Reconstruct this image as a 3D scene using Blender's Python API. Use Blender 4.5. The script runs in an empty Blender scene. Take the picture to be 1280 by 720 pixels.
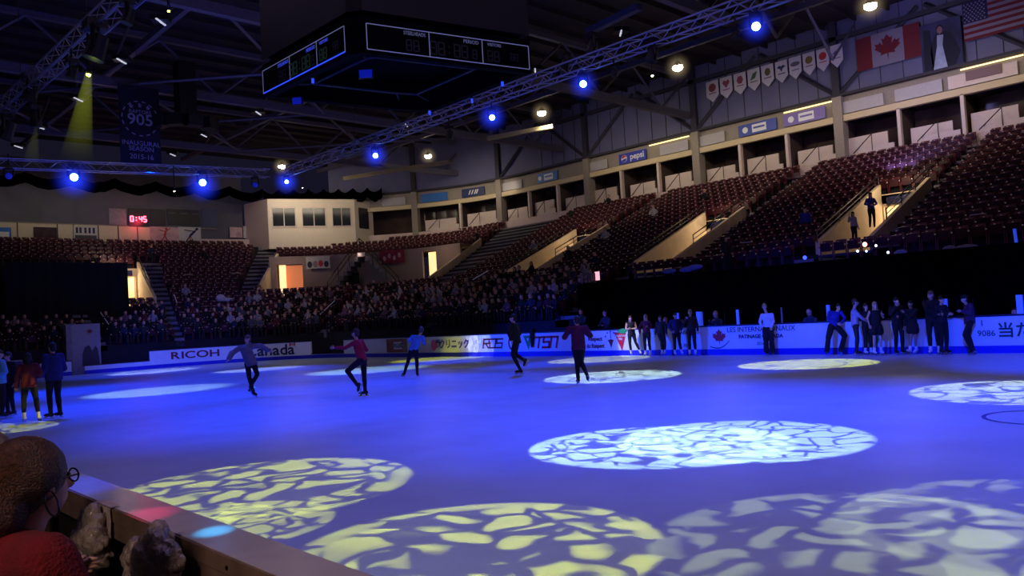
import bpy, bmesh, math, random
from mathutils import Vector, Matrix, Quaternion
random.seed(7)
COL = bpy.context.scene.collection
SC = bpy.context.scene
# ------------------------------------------------------------------ camera model
F = 1000.0; EYE = Vector((0, 0, 1.85))
HD = math.radians(43.2); PT = math.atan(37/1000); RL = math.atan(.058)
FH = Vector((math.sin(HD), math.cos(HD), 0)); R0 = Vector((math.cos(HD), -math.sin(HD), 0)); UP = Vector((0, 0, 1))
FW = FH*math.cos(PT)+UP*math.sin(PT); U0 = R0.cross(FW)
RR = R0*math.cos(RL)-U0*math.sin(RL); UU = U0*math.cos(RL)+R0*math.sin(RL)
def ray(x, y): return FW+RR*(x-640)/F+UU*(360-y)/F
def on_z(x, y, z=0): d = ray(x, y); return EYE+d*((z-EYE.z)/d.z)
def on_x(x, y, X): d = ray(x, y); return EYE+d*(X/d.x)
def on_y(x, y, Y): d = ray(x, y); return EYE+d*(Y/d.y)
cd = bpy.data.cameras.new('camera'); cam = bpy.data.objects.new('camera', cd); COL.objects.link(cam)
cd.sensor_width = 36; cd.lens = 36*F/1280; cd.clip_start = .05; cd.clip_end = 300
M = Matrix((RR, UU, -FW)).transposed().to_4x4(); M.translation = EYE; cam.matrix_world = M
SC.camera = cam

# ------------------------------------------------------------------ materials
def lin(c): return tuple((v/255/12.92 if v/255 <= .04045 else ((v/255+.055)/1.055)**2.4) for v in c)
MATS = {}
def mat(name, rgb, rough=.6, metal=0, emit=None, es=0, noise=0, nscale=8, bump=0, bscale=20, spec=.5, objcol=False, coat=0, trans=0):
    if name in MATS: return MATS[name]
    m = bpy.data.materials.new(name); m.use_nodes = True; nt = m.node_tree; b = nt.nodes['Principled BSDF']
    c = lin(rgb)+(1,)
    b.inputs['Base Color'].default_value = c; b.inputs['Roughness'].default_value = rough; b.inputs['Metallic'].default_value = metal
    b.inputs['Specular IOR Level'].default_value = spec; b.inputs['Coat Weight'].default_value = coat; b.inputs['Transmission Weight'].default_value = trans
    tc = nt.nodes.new('ShaderNodeTexCoord')
    src = None
    if objcol:
        oi = nt.nodes.new('ShaderNodeObjectInfo'); src = oi.outputs['Color']; nt.links.new(src, b.inputs['Base Color'])
    if noise:
        n = nt.nodes.new('ShaderNodeTexNoise'); n.inputs['Scale'].default_value = nscale; n.inputs['Detail'].default_value = 4
        nt.links.new(tc.outputs['Object'], n.inputs['Vector'])
        mp = nt.nodes.new('ShaderNodeMapRange'); mp.inputs['From Min'].default_value = .3; mp.inputs['From Max'].default_value = .7
        mp.inputs['To Min'].default_value = 1-noise; mp.inputs['To Max'].default_value = 1+noise*.6
        nt.links.new(n.outputs['Fac'], mp.inputs['Value'])
        mx = nt.nodes.new('ShaderNodeMix'); mx.data_type = 'RGBA'; mx.blend_type = 'MULTIPLY'; mx.inputs[0].default_value = 1
        if src is None: mx.inputs[6].default_value = c
        else: nt.links.new(src, mx.inputs[6])
        nt.links.new(mp.outputs['Result'], mx.inputs[7]); nt.links.new(mx.outputs[2], b.inputs['Base Color'])
    if bump:
        n2 = nt.nodes.new('ShaderNodeTexNoise'); n2.inputs['Scale'].default_value = bscale; n2.inputs['Detail'].default_value = 5
        nt.links.new(tc.outputs['Object'], n2.inputs['Vector'])
        bp = nt.nodes.new('ShaderNodeBump'); bp.inputs['Strength'].default_value = bump; bp.inputs['Distance'].default_value = .03
        nt.links.new(n2.outputs['Fac'], bp.inputs['Height']); nt.links.new(bp.outputs['Normal'], b.inputs['Normal'])
    if emit is not None:
        b.inputs['Emission Color'].default_value = lin(emit)+(1,); b.inputs['Emission Strength'].default_value = es
    MATS[name] = m; return m

# ------------------------------------------------------------------ mesh builder
class MB:
    def __init__(s): s.v = []; s.f = []; s.m = []; s.T = Matrix.Identity(4); s.mi = 0
    def add(s, vs, fs):
        o = len(s.v); T = s.T
        s.v += [tuple(T @ Vector(p)) for p in vs]
        for f in fs: s.f.append([i+o for i in f]); s.m.append(s.mi)
        return s
    def box(s, c, d, rz=0, R=None):
        hx, hy, hz = d[0]/2, d[1]/2, d[2]/2
        Rm = R if R is not None else Matrix.Rotation(rz, 3, 'Z')
        c = Vector(c)
        vs = [c+Rm @ Vector((x*hx, y*hy, z*hz)) for x in (-1, 1) for y in (-1, 1) for z in (-1, 1)]
        return s.add(vs, [(0,1,3,2),(4,6,7,5),(0,4,5,1),(2,3,7,6),(0,2,6,4),(1,5,7,3)])
    def bx(s, a, b): return s.box([(a[i]+b[i])/2 for i in range(3)], [abs(b[i]-a[i]) for i in range(3)])
    def tube(s, a, b, r0, r1=None, n=6, caps=True):
        a = Vector(a); b = Vector(b); r1 = r0 if r1 is None else r1
        d = (b-a); 
        if d.length < 1e-6: return s
        q = d.to_track_quat('Z', 'Y'); vs = []
        for p, r in ((a, r0), (b, r1)):
            for i in range(n):
                t = 2*math.pi*i/n; vs.append(p+q @ Vector((r*math.cos(t), r*math.sin(t), 0)))
        fs = [(i, (i+1) % n, n+(i+1) % n, n+i) for i in range(n)]
        if caps: fs += [tuple(range(n-1, -1, -1)), tuple(range(n, 2*n))]
        return s.add(vs, fs)
    def path(s, pts, r, n=6):
        for a, b in zip(pts, pts[1:]): s.tube(a, b, r, r, n)
        return s
    def ell(s, c, r, R=None, nu=12, nv=8):
        c = Vector(c); R = R or Matrix.Identity(3); vs = [c+R @ Vector((0, 0, r[2]))]
        for j in range(1, nv):
            ph = math.pi*j/nv
            for i in range(nu):
                t = 2*math.pi*i/nu
                vs.append(c+R @ Vector((r[0]*math.sin(ph)*math.cos(t), r[1]*math.sin(ph)*math.sin(t), r[2]*math.cos(ph))))
        vs.append(c+R @ Vector((0, 0, -r[2]))); L = len(vs)-1; fs = []
        for i in range(nu):
            fs.append((0, 1+i, 1+(i+1) % nu)); fs.append((L, 1+(nv-2)*nu+(i+1) % nu, 1+(nv-2)*nu+i))
            for j in range(nv-2):
                a = 1+j*nu+i; b = 1+j*nu+(i+1) % nu; fs.append((a, a+nu, b+nu, b))
        return s.add(vs, fs)
    def cap(s, a, ra, b, rb, n=10):
        s.tube(a, b, ra, rb, n); s.ell(a, (ra,)*3, nu=n, nv=6); s.ell(b, (rb,)*3, nu=n, nv=6); return s
    def etube(s, a, b, rx, ry, R, n=16, k0=1, k1=1):
        a = Vector(a); b = Vector(b); vs = []
        for p, k in ((a, k0), (b, k1)):
            for i in range(n): t = 2*math.pi*i/n; vs.append(p+R @ Vector((rx*k*math.cos(t), ry*k*math.sin(t), 0)))
        return s.add(vs, [(i, (i+1) % n, n+(i+1) % n, n+i) for i in range(n)]+[tuple(range(n-1, -1, -1)), tuple(range(n, 2*n))])
    def prism(s, poly, z0, z1):
        n = len(poly); vs = [(p[0], p[1], z0) for p in poly]+[(p[0], p[1], z1) for p in poly]
        return s.add(vs, [tuple(range(n-1, -1, -1)), tuple(range(n, 2*n))]+[(i, (i+1) % n, n+(i+1) % n, n+i) for i in range(n)])
    def quad(s, a, b, c, d): return s.add([a, b, c, d], [(0, 1, 2, 3)])
    def mesh(s, name, mats, smooth=False):
        me = bpy.data.meshes.new(name); me.from_pydata(s.v, [], s.f)
        for m in (mats if isinstance(mats, (list, tuple)) else [mats]): me.materials.append(m)
        for p, mi in zip(me.polygons, s.m): p.material_index = mi; p.use_smooth = smooth
        bm = bmesh.new(); bm.from_mesh(me); bmesh.ops.recalc_face_normals(bm, faces=bm.faces); bm.to_mesh(me); bm.free()
        return me
    def build(s, name, mats, parent=None, smooth=False):
        o = bpy.data.objects.new(name, s.mesh(name, mats, smooth)); COL.objects.link(o)
        if parent: adopt(o, parent)
        return o
def adopt(o, parent):
    o.parent = parent
    o.matrix_parent_inverse = parent_inv(parent)
def parent_inv(p):
    def world(q): return world(q.parent) @ q.matrix_parent_inverse @ q.matrix_basis if q.parent else q.matrix_basis.copy()
    return world(p).inverted()
def tag(o, label=None, cat=None, group=None, kind=None):
    if label: o['label'] = label
    if cat: o['category'] = cat
    if group: o['group'] = group
    if kind: o['kind'] = kind
    return o
def struct(name, mb, mats, label=None): 
    o = mb.build(name, mats); o['kind'] = 'structure'
    if label: o['label'] = label
    return o
def thing(name, label, cat, loc=(0, 0, 0), rz=0, group=None):
    o = bpy.data.objects.new(name, None); o.empty_display_size = .1; COL.objects.link(o); o.location = loc; o.rotation_euler = (0, 0, rz)
    return tag(o, label, cat, group)
def dup(o, parent=None):
    c = o.copy(); COL.objects.link(c)
    if parent: c.parent = parent
    for ch in list(o.children): dup(ch, c)
    return c
def frame(origin, xd, up=(0, 0, 1)):
    x = Vector(xd).normalized(); z = Vector(up); n = x.cross(z).normalized(); z = n.cross(x)
    m = Matrix((x, z, n)).transposed().to_4x4(); m.translation = Vector(origin); return m
def text(body, size, M4, m, name='lettering', parent=None, ext=.004, align='CENTER', sx=1, shear=0, off=0):
    cu = bpy.data.curves.new('t', 'FONT'); cu.body = body; cu.size = size; cu.extrude = ext; cu.align_x = align; cu.align_y = 'CENTER'; cu.shear = shear; cu.offset = off
    cu.resolution_u = 3
    ob = bpy.data.objects.new('t', cu); COL.objects.link(ob)
    bpy.context.view_layer.update()
    me = bpy.data.meshes.new_from_object(ob.evaluated_get(bpy.context.evaluated_depsgraph_get()))
    bpy.data.objects.remove(ob); bpy.data.curves.remove(cu)
    me.transform(M4 @ Matrix.Scale(sx, 4, (1, 0, 0))); me.materials.clear(); me.materials.append(m); me.name = name
    o = bpy.data.objects.new(name, me); COL.objects.link(o)
    if parent: adopt(o, parent)
    return o
def flatpoly(pts, M4, m, name, parent=None, th=.006):
    mb = MB(); mb.T = M4; n = len(pts)
    mb.add([(p[0], p[1], 0) for p in pts]+[(p[0], p[1], th) for p in pts], [tuple(range(n-1, -1, -1)), tuple(range(n, 2*n))]+[(i, (i+1) % n, n+(i+1) % n, n+i) for i in range(n)])
    return mb.build(name, m, parent)
def circle(cx, cy, rx, ry=None, n=20): ry = ry or rx; return [(cx+rx*math.cos(2*math.pi*i/n), cy+ry*math.sin(2*math.pi*i/n)) for i in range(n)]
LEAF = [(0,-.5),(.03,-.22),(.30,-.26),(.26,-.16),(.52,.05),(.45,.09),(.50,.25),(.35,.22),(.31,.30),(.17,.14),(.22,.42),(.12,.38),(0,.55)]
LEAF = LEAF+[(-x, y) for x, y in LEAF[::-1][1:]]
def leaf(cx, cy, s): return [(cx+x*s, cy+y*s) for x, y in LEAF]

# ------------------------------------------------------------------ lights
def lamp(kind, name, loc, target, color, power, **k):
    l = bpy.data.lights.new(name, kind); l.color = color; l.energy = power
    for a, b in k.items(): setattr(l, a, b)
    o = bpy.data.objects.new(name, l); COL.objects.link(o); o.location = loc
    d = Vector(target)-Vector(loc); o.rotation_euler = d.to_track_quat('-Z', 'Y').to_euler()
    return o

# ------------------------------------------------------------------ bowl geometry
Z0B, RISE, NR = 1.6, 8.1, 22
def bpt(f, t):
    if t <= 42.5: return (28+19*f, t)
    if t < 52.5:
        a = math.radians((t-42.5)*9); n = 2/(2+.6*f)
        return (19+(9+19*f)*max(0, math.cos(a))**n, 42.5+5.5*f+(10+10*f)*math.sin(a)**n)
    return (19-(t-52.5), 52.5+15.5*f)
def bn(f, t):   # outward normal
    if t <= 42.5: return (1, 0)
    if t >= 52.5: return (0, 1)
    p, q = bpt(f, t-.02), bpt(f, t+.02); d = Vector((q[0]-p[0], q[1]-p[1], 0)).normalized(); return (d.y, -d.x)
def bz(f): return Z0B+RISE*f
# vomitories: t0,t1,f0,f1
VOMS = [(13.7, 16.0, .275, .645), (23.4, 26.0, .275, .645), (34.0, 36.9, .33, .68), (42.95, 49.35, .362, .77), (52.2, 53.9, .30, .70)]
AISLES = [(12.75, 13.65, .275, 1), (22.4, 23.35, .275, 1), (16.0, 16.9, 0, .275), (26.0, 26.9, 0, .275), (33.05, 33.95, .33, 1), (36.9, 37.7, 0, .33), (42.15, 42.9, .362, 1), (45.4, 45.85, 0, .362),
          (49.4, 49.95, .362, 1), (51.8, 52.2, 0, .77), (4, 5, 0, 1), (56.2, 57.2, 0, .6)]
def invom(f, t, g=0): return any(a-g < t < b+g and c < f < d for a, b, c, d in VOMS)
def inaisle(f, t, g=0): return any(a-g < t < b+g and c <= f <= d for a, b, c, d in AISLES)
# suite wall path by arc length
def wpt(s, off=0):
    if s <= 48: return Vector((47+off, s, 0))
    if s < 48+31.416: a = (s-48)/20; return Vector((27+(20+off)*math.cos(a), 48+(20+off)*math.sin(a), 0))
    return Vector((27-(s-79.416), 68+off, 0))
def wn(s):
    if s <= 48: return Vector((1, 0, 0))
    if s < 79.416: a = (s-48)/20; return Vector((math.cos(a), math.sin(a), 0))
    return Vector((0, 1, 0))
# rink board path
RX, RY, RC = 26.2, 51.2, 8.5
def rpt(s, off=0):
    y0 = RY-RC
    if s <= y0: return Vector((RX+off, s, 0))
    L = RC*math.pi/2
    if s < y0+L: a = (s-y0)/RC; return Vector((RX-RC+(RC+off)*math.cos(a), y0+(RC+off)*math.sin(a), 0))
    return Vector((RX-RC-(s-y0-L), RY+off, 0))
def rs_from_px(x):   # arc position of the boards seen at column x
    best = None
    for i in range(0, 1600):
        s = i*.05; p = rpt(s); v = p-EYE; d = v.dot(FW)
        if d < 1: continue
        e = abs(640+F*v.dot(RR)/d-x)
        if best is None or e < best[0]: best = (e, s)
    return best[1]
def rdir(s): return (rpt(s-.05)-rpt(s+.05)).normalized()   # reading direction as seen from the ice
# ================================================================== SETTING
m_ice = mat('ice', (200, 224, 247), rough=.32, noise=.10, nscale=.9, spec=.35)
nt = m_ice.node_tree; b = nt.nodes['Principled BSDF']
tc = nt.nodes.new('ShaderNodeTexCoord'); mp = nt.nodes.new('ShaderNodeMapping'); mp.inputs['Scale'].default_value = (6, 1.1, 1); mp.inputs['Rotation'].default_value = (0, 0, math.radians(43))
n1 = nt.nodes.new('ShaderNodeTexNoise'); n1.inputs['Scale'].default_value = 2.2; n1.inputs['Detail'].default_value = 8; n1.inputs['Roughness'].default_value = .75; n1.inputs['Distortion'].default_value = 1.5
bp = nt.nodes.new('ShaderNodeBump'); bp.inputs['Strength'].default_value = .35; bp.inputs['Distance'].default_value = .02
nt.links.new(tc.outputs['Object'], mp.inputs['Vector']); nt.links.new(mp.outputs['Vector'], n1.inputs['Vector'])
nt.links.new(n1.outputs['Fac'], bp.inputs['Height']); nt.links.new(bp.outputs['Normal'], b.inputs['Normal'])
rr = nt.nodes.new('ShaderNodeMapRange'); rr.inputs['To Min'].default_value = .22; rr.inputs['To Max'].default_value = .5
nt.links.new(n1.outputs['Fac'], rr.inputs['Value']); nt.links.new(rr.outputs['Result'], b.inputs['Roughness'])
# ice sheet (outline of the rink)
pts = [(1.38, -12), (1.38, RY-RC)]
for i in range(1, 13): a = math.pi-(i/12)*math.pi/2; pts.append((1.38+RC+RC*math.cos(a), RY-RC+RC*math.sin(a)))
for i in range(0, 13): a = math.pi/2-(i/12)*math.pi/2; pts.append((RX-RC+RC*math.cos(a), RY-RC+RC*math.sin(a)))
pts += [(RX, -12)]
mb = MB(); mb.prism(pts, -.06, 0)
ice = struct('floor_ice', mb, m_ice)
m_conc = mat('concrete_floor', (70, 68, 74), rough=.8, noise=.2)
mb = MB(); mb.bx((-12, -14, -.12), (60, 72, -.06)); struct('floor', mb, m_conc)
# painted marks on the ice under the sheet surface: centre circle and a blue line
m_blueline = mat('ice_paint_blue', (40, 60, 170), rough=.35)
def ring(c, r, w, n=64, a0=0, a1=2*math.pi):
    mb = MB(); vs = []; 
    for i in range(n+1):
        a = a0+(a1-a0)*i/n; vs += [(c[0]+(r-w/2)*math.cos(a), c[1]+(r-w/2)*math.sin(a), .004), (c[0]+(r+w/2)*math.cos(a), c[1]+(r+w/2)*math.sin(a), .004)]
    mb.add(vs, [(2*i, 2*i+1, 2*i+3, 2*i+2) for i in range(n)]); return mb
cc = on_z(1306, 522, 0)
struct('trim_faceoff_circle', ring((cc.x, cc.y), .75, .06), m_blueline)

# ---- boards
m_board = mat('board_white', (222, 226, 236), rough=.45, noise=.04, nscale=3)
m_kick = mat('board_kick_blue', (14, 24, 190), rough=.5)
m_cap = mat('board_cap_navy', (10, 12, 60), rough=.4)
m_dark = mat('black_cloth', (9, 9, 13), rough=.9)
m_black = mat('black_metal', (14, 14, 17), rough=.45)
S388, S430, S188, S108, S88, S50, S28 = [rs_from_px(x) for x in (389, 430, 188, 106, 90, 50, 29)]
def boards(s0, s1, h, name, caps=True):
    step = .45 if s1 > 42 else 1.2; n = max(1, int(abs(s1-s0)/step)); ss = [s0+(s1-s0)*i/n for i in range(n+1)]
    w = MB(); k = MB(); c = MB()
    for m_, off0, off1, z0, z1 in ((w, 0, .12, .2, h-.05), (k, -.015, .12, -.06, .22), (c, -.02, .16, h-.05, h)):
        for a, b_ in zip(ss, ss[1:]):
            P = [rpt(a, off0), rpt(b_, off0), rpt(b_, off1), rpt(a, off1)]
            m_.add([(p.x, p.y, z0) for p in P]+[(p.x, p.y, z1) for p in P], [(3, 2, 1, 0), (4, 5, 6, 7), (0, 1, 5, 4), (1, 2, 6, 5), (2, 3, 7, 6), (3, 0, 4, 7)])
    r = thing('rink_board', name, 'rink boards', rpt(s0)); 
    w.build('panel', m_board, r); k.build('kick_strip', m_kick, r); c.build('cap_rail', m_cap, r)
    return r
boards(-9, S430, 1.12, 'long white rink boards with a blue kick strip, far side right of the open gate')
boards(S388, S188, 1.12, 'white rink boards around the far left corner carrying the red and navy lettering')
boards(S188, S108, .52, 'low white rink board section in front of the grey booth')
boards(S88, S50, .85, 'short white rink board section behind the two standing skaters on the left')
boards(S28, S28+9, 1.12, 'rink boards at the left edge of the frame with a blue panel')
g = boards(S430, S388, .3, 'low white sill in the open gate of the far rink boards')
# ads: each a thing on the boards
m_red = mat('ink_red', (190, 20, 40), rough=.5); m_dred = mat('ink_dark_red', (120, 22, 48), rough=.5); m_navy = mat('ink_navy', (22, 22, 74), rough=.5)
m_purple = mat('ink_purple', (70, 40, 150), rough=.5); m_green = mat('ink_green', (30, 150, 80), rough=.5); m_white = mat('ink_white', (225, 228, 235), rough=.5)
m_brown = mat('panel_brown', (150, 96, 62), rough=.6, noise=.5, nscale=2.5); m_dgreen = mat('ink_deep_green', (16, 70, 60), rough=.5); m_pink = mat('ink_pink', (214, 90, 150), rough=.5)
m_tan = mat('panel_tan', (150, 130, 120), rough=.6, noise=.3, nscale=4); m_panelblue = mat('panel_blue', (40, 44, 130), rough=.5)
def adframe(px, z, off=-.012):
    s = rs_from_px(px); p = rpt(s, off); p.z = z; return frame(p, rdir(s))
def ad(name, label, px, z=.64): 
    Fm = adframe(px, z); return tag(thing(name, label, 'sign', Fm.translation), group=None), Fm
def T(x, y): return Matrix.Translation((x, y, 0))
def curved_text(word, px, z, size, m, r, sx=1, off=0, gap=.12, voff=0):
    s0 = rs_from_px(px); items = []; 
    for ch in word:
        o = text(ch, size, Matrix.Identity(4), m, 'letter', None, sx=sx, off=off); xs = [v.co.x for v in o.data.vertices]; items.append((o, max(xs)-min(xs), (max(xs)+min(xs))/2))
    tot = sum(i[1] for i in items)+gap*size*(len(items)-1); x = -tot/2
    for o, w_, cx_ in items:
        c_ = x+w_/2; p = rpt(s0-c_, -.03); p.z = z+voff; M_ = frame(p, rdir(s0-c_)) @ Matrix.Translation((-cx_, 0, 0)); o.data.transform(M_); adopt(o, r); x += w_+gap*size
r, A = ad('advert_lettering', 'dark red RICOH lettering on the white boards at far left', 245); curved_text('RICOH', 245, .68, .62, m_dred, r, sx=1.5, off=.012)
pass
r, A = ad('advert_lettering', 'black Canada wordmark with small red flag on the boards behind the grey skater', 341); curved_text('Canada', 339, .62, .95, m_navy, r, sx=1.15, off=.014, gap=.06)
fl = adframe(366, .95, -.03); flatpoly([(-.2, -.1), (-.1, -.1), (-.1, .1), (-.2, .1)], fl, m_red, 'flag', r); flatpoly([(.1, -.1), (.2, -.1), (.2, .1), (.1, .1)], fl, m_red, 'flag', r); flatpoly(leaf(0, 0, .14), fl, m_red, 'maple_leaf', r)
r, A = ad('advert_sign', 'brown wooden panel with 大山式 in dark blue on a white plate', 497)
flatpoly([(-1.0, -.38), (1.0, -.38), (1.0, .38), (-1.0, .38)], A, m_brown, 'panel', r); flatpoly([(-.38, -.2), (.45, -.2), (.45, .22), (-.38, .22)], A @ T(.1, 0) @ Matrix.Translation((0, 0, .008)), m_white, 'plate', r)
flatpoly([(.62, -.36), (.98, -.36), (.98, .36), (.62, .36)], A @ Matrix.Translation((0, 0, .008)), m_tan, 'panel', r)
text('大山式', .3, A @ Matrix.Translation((.13, .0, .018)), m_navy, parent=r, off=.01)
r, A = ad('advert_lettering', 'purple Japanese katakana lettering クリニック on the boards beside the blue shirted skater', 567); text('クリニック', .52, A @ T(.12, 0), m_purple, parent=r, sx=.95, off=.012)
text('歯', .5, A @ T(-1.25, .02), m_purple, parent=r, off=.012); flatpoly(circle(-1.62, -.02, .24, .3), A, m_pink, 'round_mark', r)
r, A = ad('advert_lettering', 'red slanted RDS logo lettering on the far boards', 617)
def angular(word, h, M4, m, parent, sl=.28, w=.62, gap=.14, th=.13):
    G = {'R': [(0, 0, 0, 1), (0, 1, 1, 1), (1, 1, 1, .55), (0, .5, 1, .5), (.45, .5, 1, 0)], 'D': [(0, 0, 0, .6), (0, 1, 1, 1), (1, 1, 1, 0), (0, 0, 1, 0)], 'S': [(1, 1, 0, 1), (0, 1, 0, .52), (0, .52, 1, .52), (1, .52, 1, 0), (1, 0, 0, 0)],
         'T': [(-.1, 1, 1.1, 1), (.5, 1, .5, 0)], 'N': [(0, 0, 0, 1), (0, 1, 1, 1), (1, 1, 1, 0)]}
    n = len(word); x0 = -(n*w+(n-1)*gap)/2*h
    for ch in word:
        mb = MB(); mb.T = M4
        for x1, y1, x2, y2 in G[ch]:
            a = Vector((x0+x1*w*h+(y1-.5)*sl*h, (y1-.5)*h, 0)); c = Vector((x0+x2*w*h+(y2-.5)*sl*h, (y2-.5)*h, 0)); d = (c-a).normalized(); nn = Vector((-d.y, d.x, 0))*th*h/2; e = d*th*h/2
            q = [a-e-nn, c+e-nn, c+e+nn, a-e+nn]; mb.add([(p.x, p.y, 0) for p in q]+[(p.x, p.y, .008) for p in q], [(3, 2, 1, 0), (4, 5, 6, 7), (0, 1, 5, 4), (1, 2, 6, 5), (2, 3, 7, 6), (3, 0, 4, 7)])
        mb.build('letter', m, parent); x0 += (w+gap)*h
angular('RDS', .42, A, m_dred, r, w=.95, gap=.22, th=.2)
r, A = ad('advert_emblem', 'dark red round emblem with white centre behind the black clad skater', 643); flatpoly(circle(0, 0, .38, .4), A, m_dred, 'disc', r); flatpoly(circle(0, 0, .27, .29), A @ Matrix.Translation((0, 0, .008)), m_white, 'ring', r); text('C', .36, A @ Matrix.Translation((0, 0, .016)), m_red, parent=r, off=.02)
r, A = ad('advert_emblem', 'green downward triangle on a pale square between the round emblem and TSN', 661); flatpoly([(-.3, .33), (.3, .33), (0, -.33)], A, m_green, 'triangle', r)
flatpoly([(-.07, .2), (.07, .2), (0, .05)], A @ Matrix.Translation((0, 0, .008)), m_white, 'triangle', r)
r, A = ad('advert_lettering', 'red slanted TSN logo lettering on the far boards', 684); angular('TSN', .46, A, m_red, r, w=.85, gap=.2, th=.21)
r, A = ad('advert_lettering', 'dark red Respect and du Respect lettering with a small spiked emblem on boards', 752)
text('Respect', .25, A @ T(-.3, .08), m_dred, parent=r, sx=1.0, off=.006); text('du Respect', .25, A @ T(-.3, -.22), m_dred, parent=r, sx=.9, off=.006)
flatpoly([(.42, .02), (.58, .06), (.74, .02), (.66, -.12), (.58, -.3), (.5, -.12)], A, m_dred, 'crest', r)
for a in range(5): ang = math.radians(20+a*35); flatpoly(circle(.58+.3*math.cos(ang), .08+.3*math.sin(ang), .035, .045, 8), A, m_purple, 'dot', r)
flatpoly([(.56, .1), (.6, .1), (.59, .42), (.57, .42)], A, m_purple, 'spike', r)
r, A = ad('advert_emblem', 'red downward triangle emblem with green leaf beside the vest wearing skater', 779); flatpoly([(-.42, .34), (.22, .34), (-.04, -.44)], A, m_red, 'triangle', r); flatpoly([(-.25, .4), (.1, .5), (.3, .38), (.12, .28), (-.1, .28)], A @ Matrix.Translation((0, 0, .008)), m_green, 'leaf', r)
text('CANADIAN\nTIRE', .13, A @ Matrix.Translation((-.1, .12, .02)), m_white, parent=r)
r, A = ad('advert_lettering', 'small dark lettering on the boards behind the two tallest skaters of the standing five', 857); text('CANADA', .2, A @ T(.1, .24), m_navy, parent=r); text('2016', .18, A @ T(.1, -.26), m_navy, parent=r)
r, A = ad('advert_emblem', 'red maple leaf emblem with a white skate swoosh on the boards', 901); flatpoly(leaf(0, .02, .56), A, m_red, 'maple_leaf', r)
sw = [(-.42+.84*i/12, -.3-.08*math.sin(math.pi*i/12)+.1*(i/12)**3*2) for i in range(13)]; flatpoly(sw+[(x, y-.035) for x, y in sw[::-1]], A, m_navy, 'swoosh', r)
r, A = ad('advert_lettering', 'navy LES INTERNATIONAUX PATINAGE CANADA lettering behind the white shirted skater', 952)
text('LES INTERNATIONAUX', .26, A @ T(.0, .28), m_navy, parent=r, sx=1.0); text('PATINAGE CANADA', .19, A @ T(0, .02), m_navy, parent=r, off=.006); text('2016', .16, A @ T(0, -.24), m_navy, parent=r)
r, A = ad('advert_lettering', 'dark green 9086 当たり lettering on the boards at far right', 1272); text('当たり', .46, A @ T(.22, .0), m_dgreen, parent=r, off=.008); text('9086', .24, A @ T(-.75, -.06), m_dgreen, parent=r); text('1', .26, A @ T(-.85, .24), m_dgreen, parent=r)
r, A = ad('advert_emblem', 'green lettered mark on boards behind the dark haired skater group', 1092, .55); flatpoly(circle(0, 0, .2, .3), A, m_green, 'mark', r)
r, A = ad('advert_sign', 'blue panel with a white letter g on boards at left edge', 19, .6); flatpoly([(-.95, -.36), (.38, -.36), (.38, .42), (-.95, .42)], A, m_panelblue, 'panel', r); text('ng', .62, A @ Matrix.Translation((-.05, .02, .012)), m_white, parent=r, off=.01)
# glass stanchions above the boards
m_post = mat('stanchion_glow', (120, 150, 235), rough=.3, emit=(50, 80, 235), es=.45)  # blue light caught by the reflective posts is put in as emission
for i, (px, w, lb) in enumerate([(849, .06, 'thin pale blue post above boards between the fourth and fifth standing skaters'), (876, .16, 'wide pale blue post above boards right of the fifth standing skater'), (925, .07, 'thin pale blue post above boards left of the white shirted skater'),
     (979, .04, 'dim thin post above boards right of the white shirted skater'), (1039, .08, 'pale blue post above boards beside the blue jacketed skater'), (1184, .12, 'pale blue post above boards right of the tallest skater'), (1278, .12, 'pale blue post above boards at right edge')]):
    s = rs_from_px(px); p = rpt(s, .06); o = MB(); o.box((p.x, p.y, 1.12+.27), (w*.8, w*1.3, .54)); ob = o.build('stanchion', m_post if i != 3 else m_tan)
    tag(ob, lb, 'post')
# dark dugout floor / drape behind the boards
m_drape = mat('drape_black', (3, 3, 4), spec=0, rough=.95, noise=.4, nscale=1.2)
def pleated(p0, p1, z0, z1, amp=.06, wl=.45, th=.0):
    p0 = Vector(p0); p1 = Vector(p1); L = (p1-p0).length; n = max(4, int(L/(wl/4))); d = (p1-p0).normalized(); nn = Vector((-d.y, d.x, 0)); mb = MB(); vs = []
    for i in range(n+1):
        q = p0+d*(L*i/n)+nn*(amp*math.sin(i*math.pi/2)+random.uniform(-.02, .02)); vs += [(q.x, q.y, z0), (q.x, q.y, z1)]
    mb.add(vs, [(2*i, 2*i+2, 2*i+3, 2*i+1) for i in range(n)]); return mb
o = pleated((27.93, -8, 0), (27.93, 25.2, 0), -.06, 3.25).build('drape_curtain', m_drape, smooth=True); tag(o, 'long black pleated drape hanging behind the far boards under the media tables', 'curtain')
o = pleated((27.93, 25.2, 0), (29.6, 26.4, 0), -.06, 3.2).build('drape_return', m_drape, smooth=True); tag(o, 'end fold of black drape turning the corner beside the railing', 'curtain')
P0 = on_y(8, 410, 56.6); P1 = on_y(161, 410, 56.6)
o = pleated((P0.x, 56.4, 0), (P1.x, 56.4, 0), 2.9, 7.0, wl=.6).build('stand_curtain', mat('curtain_navy', (8, 9, 24), rough=.95, noise=.4, nscale=1), smooth=True); tag(o, 'large dark navy curtain covering a block of seats left of the bright end doorway', 'curtain')

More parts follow.
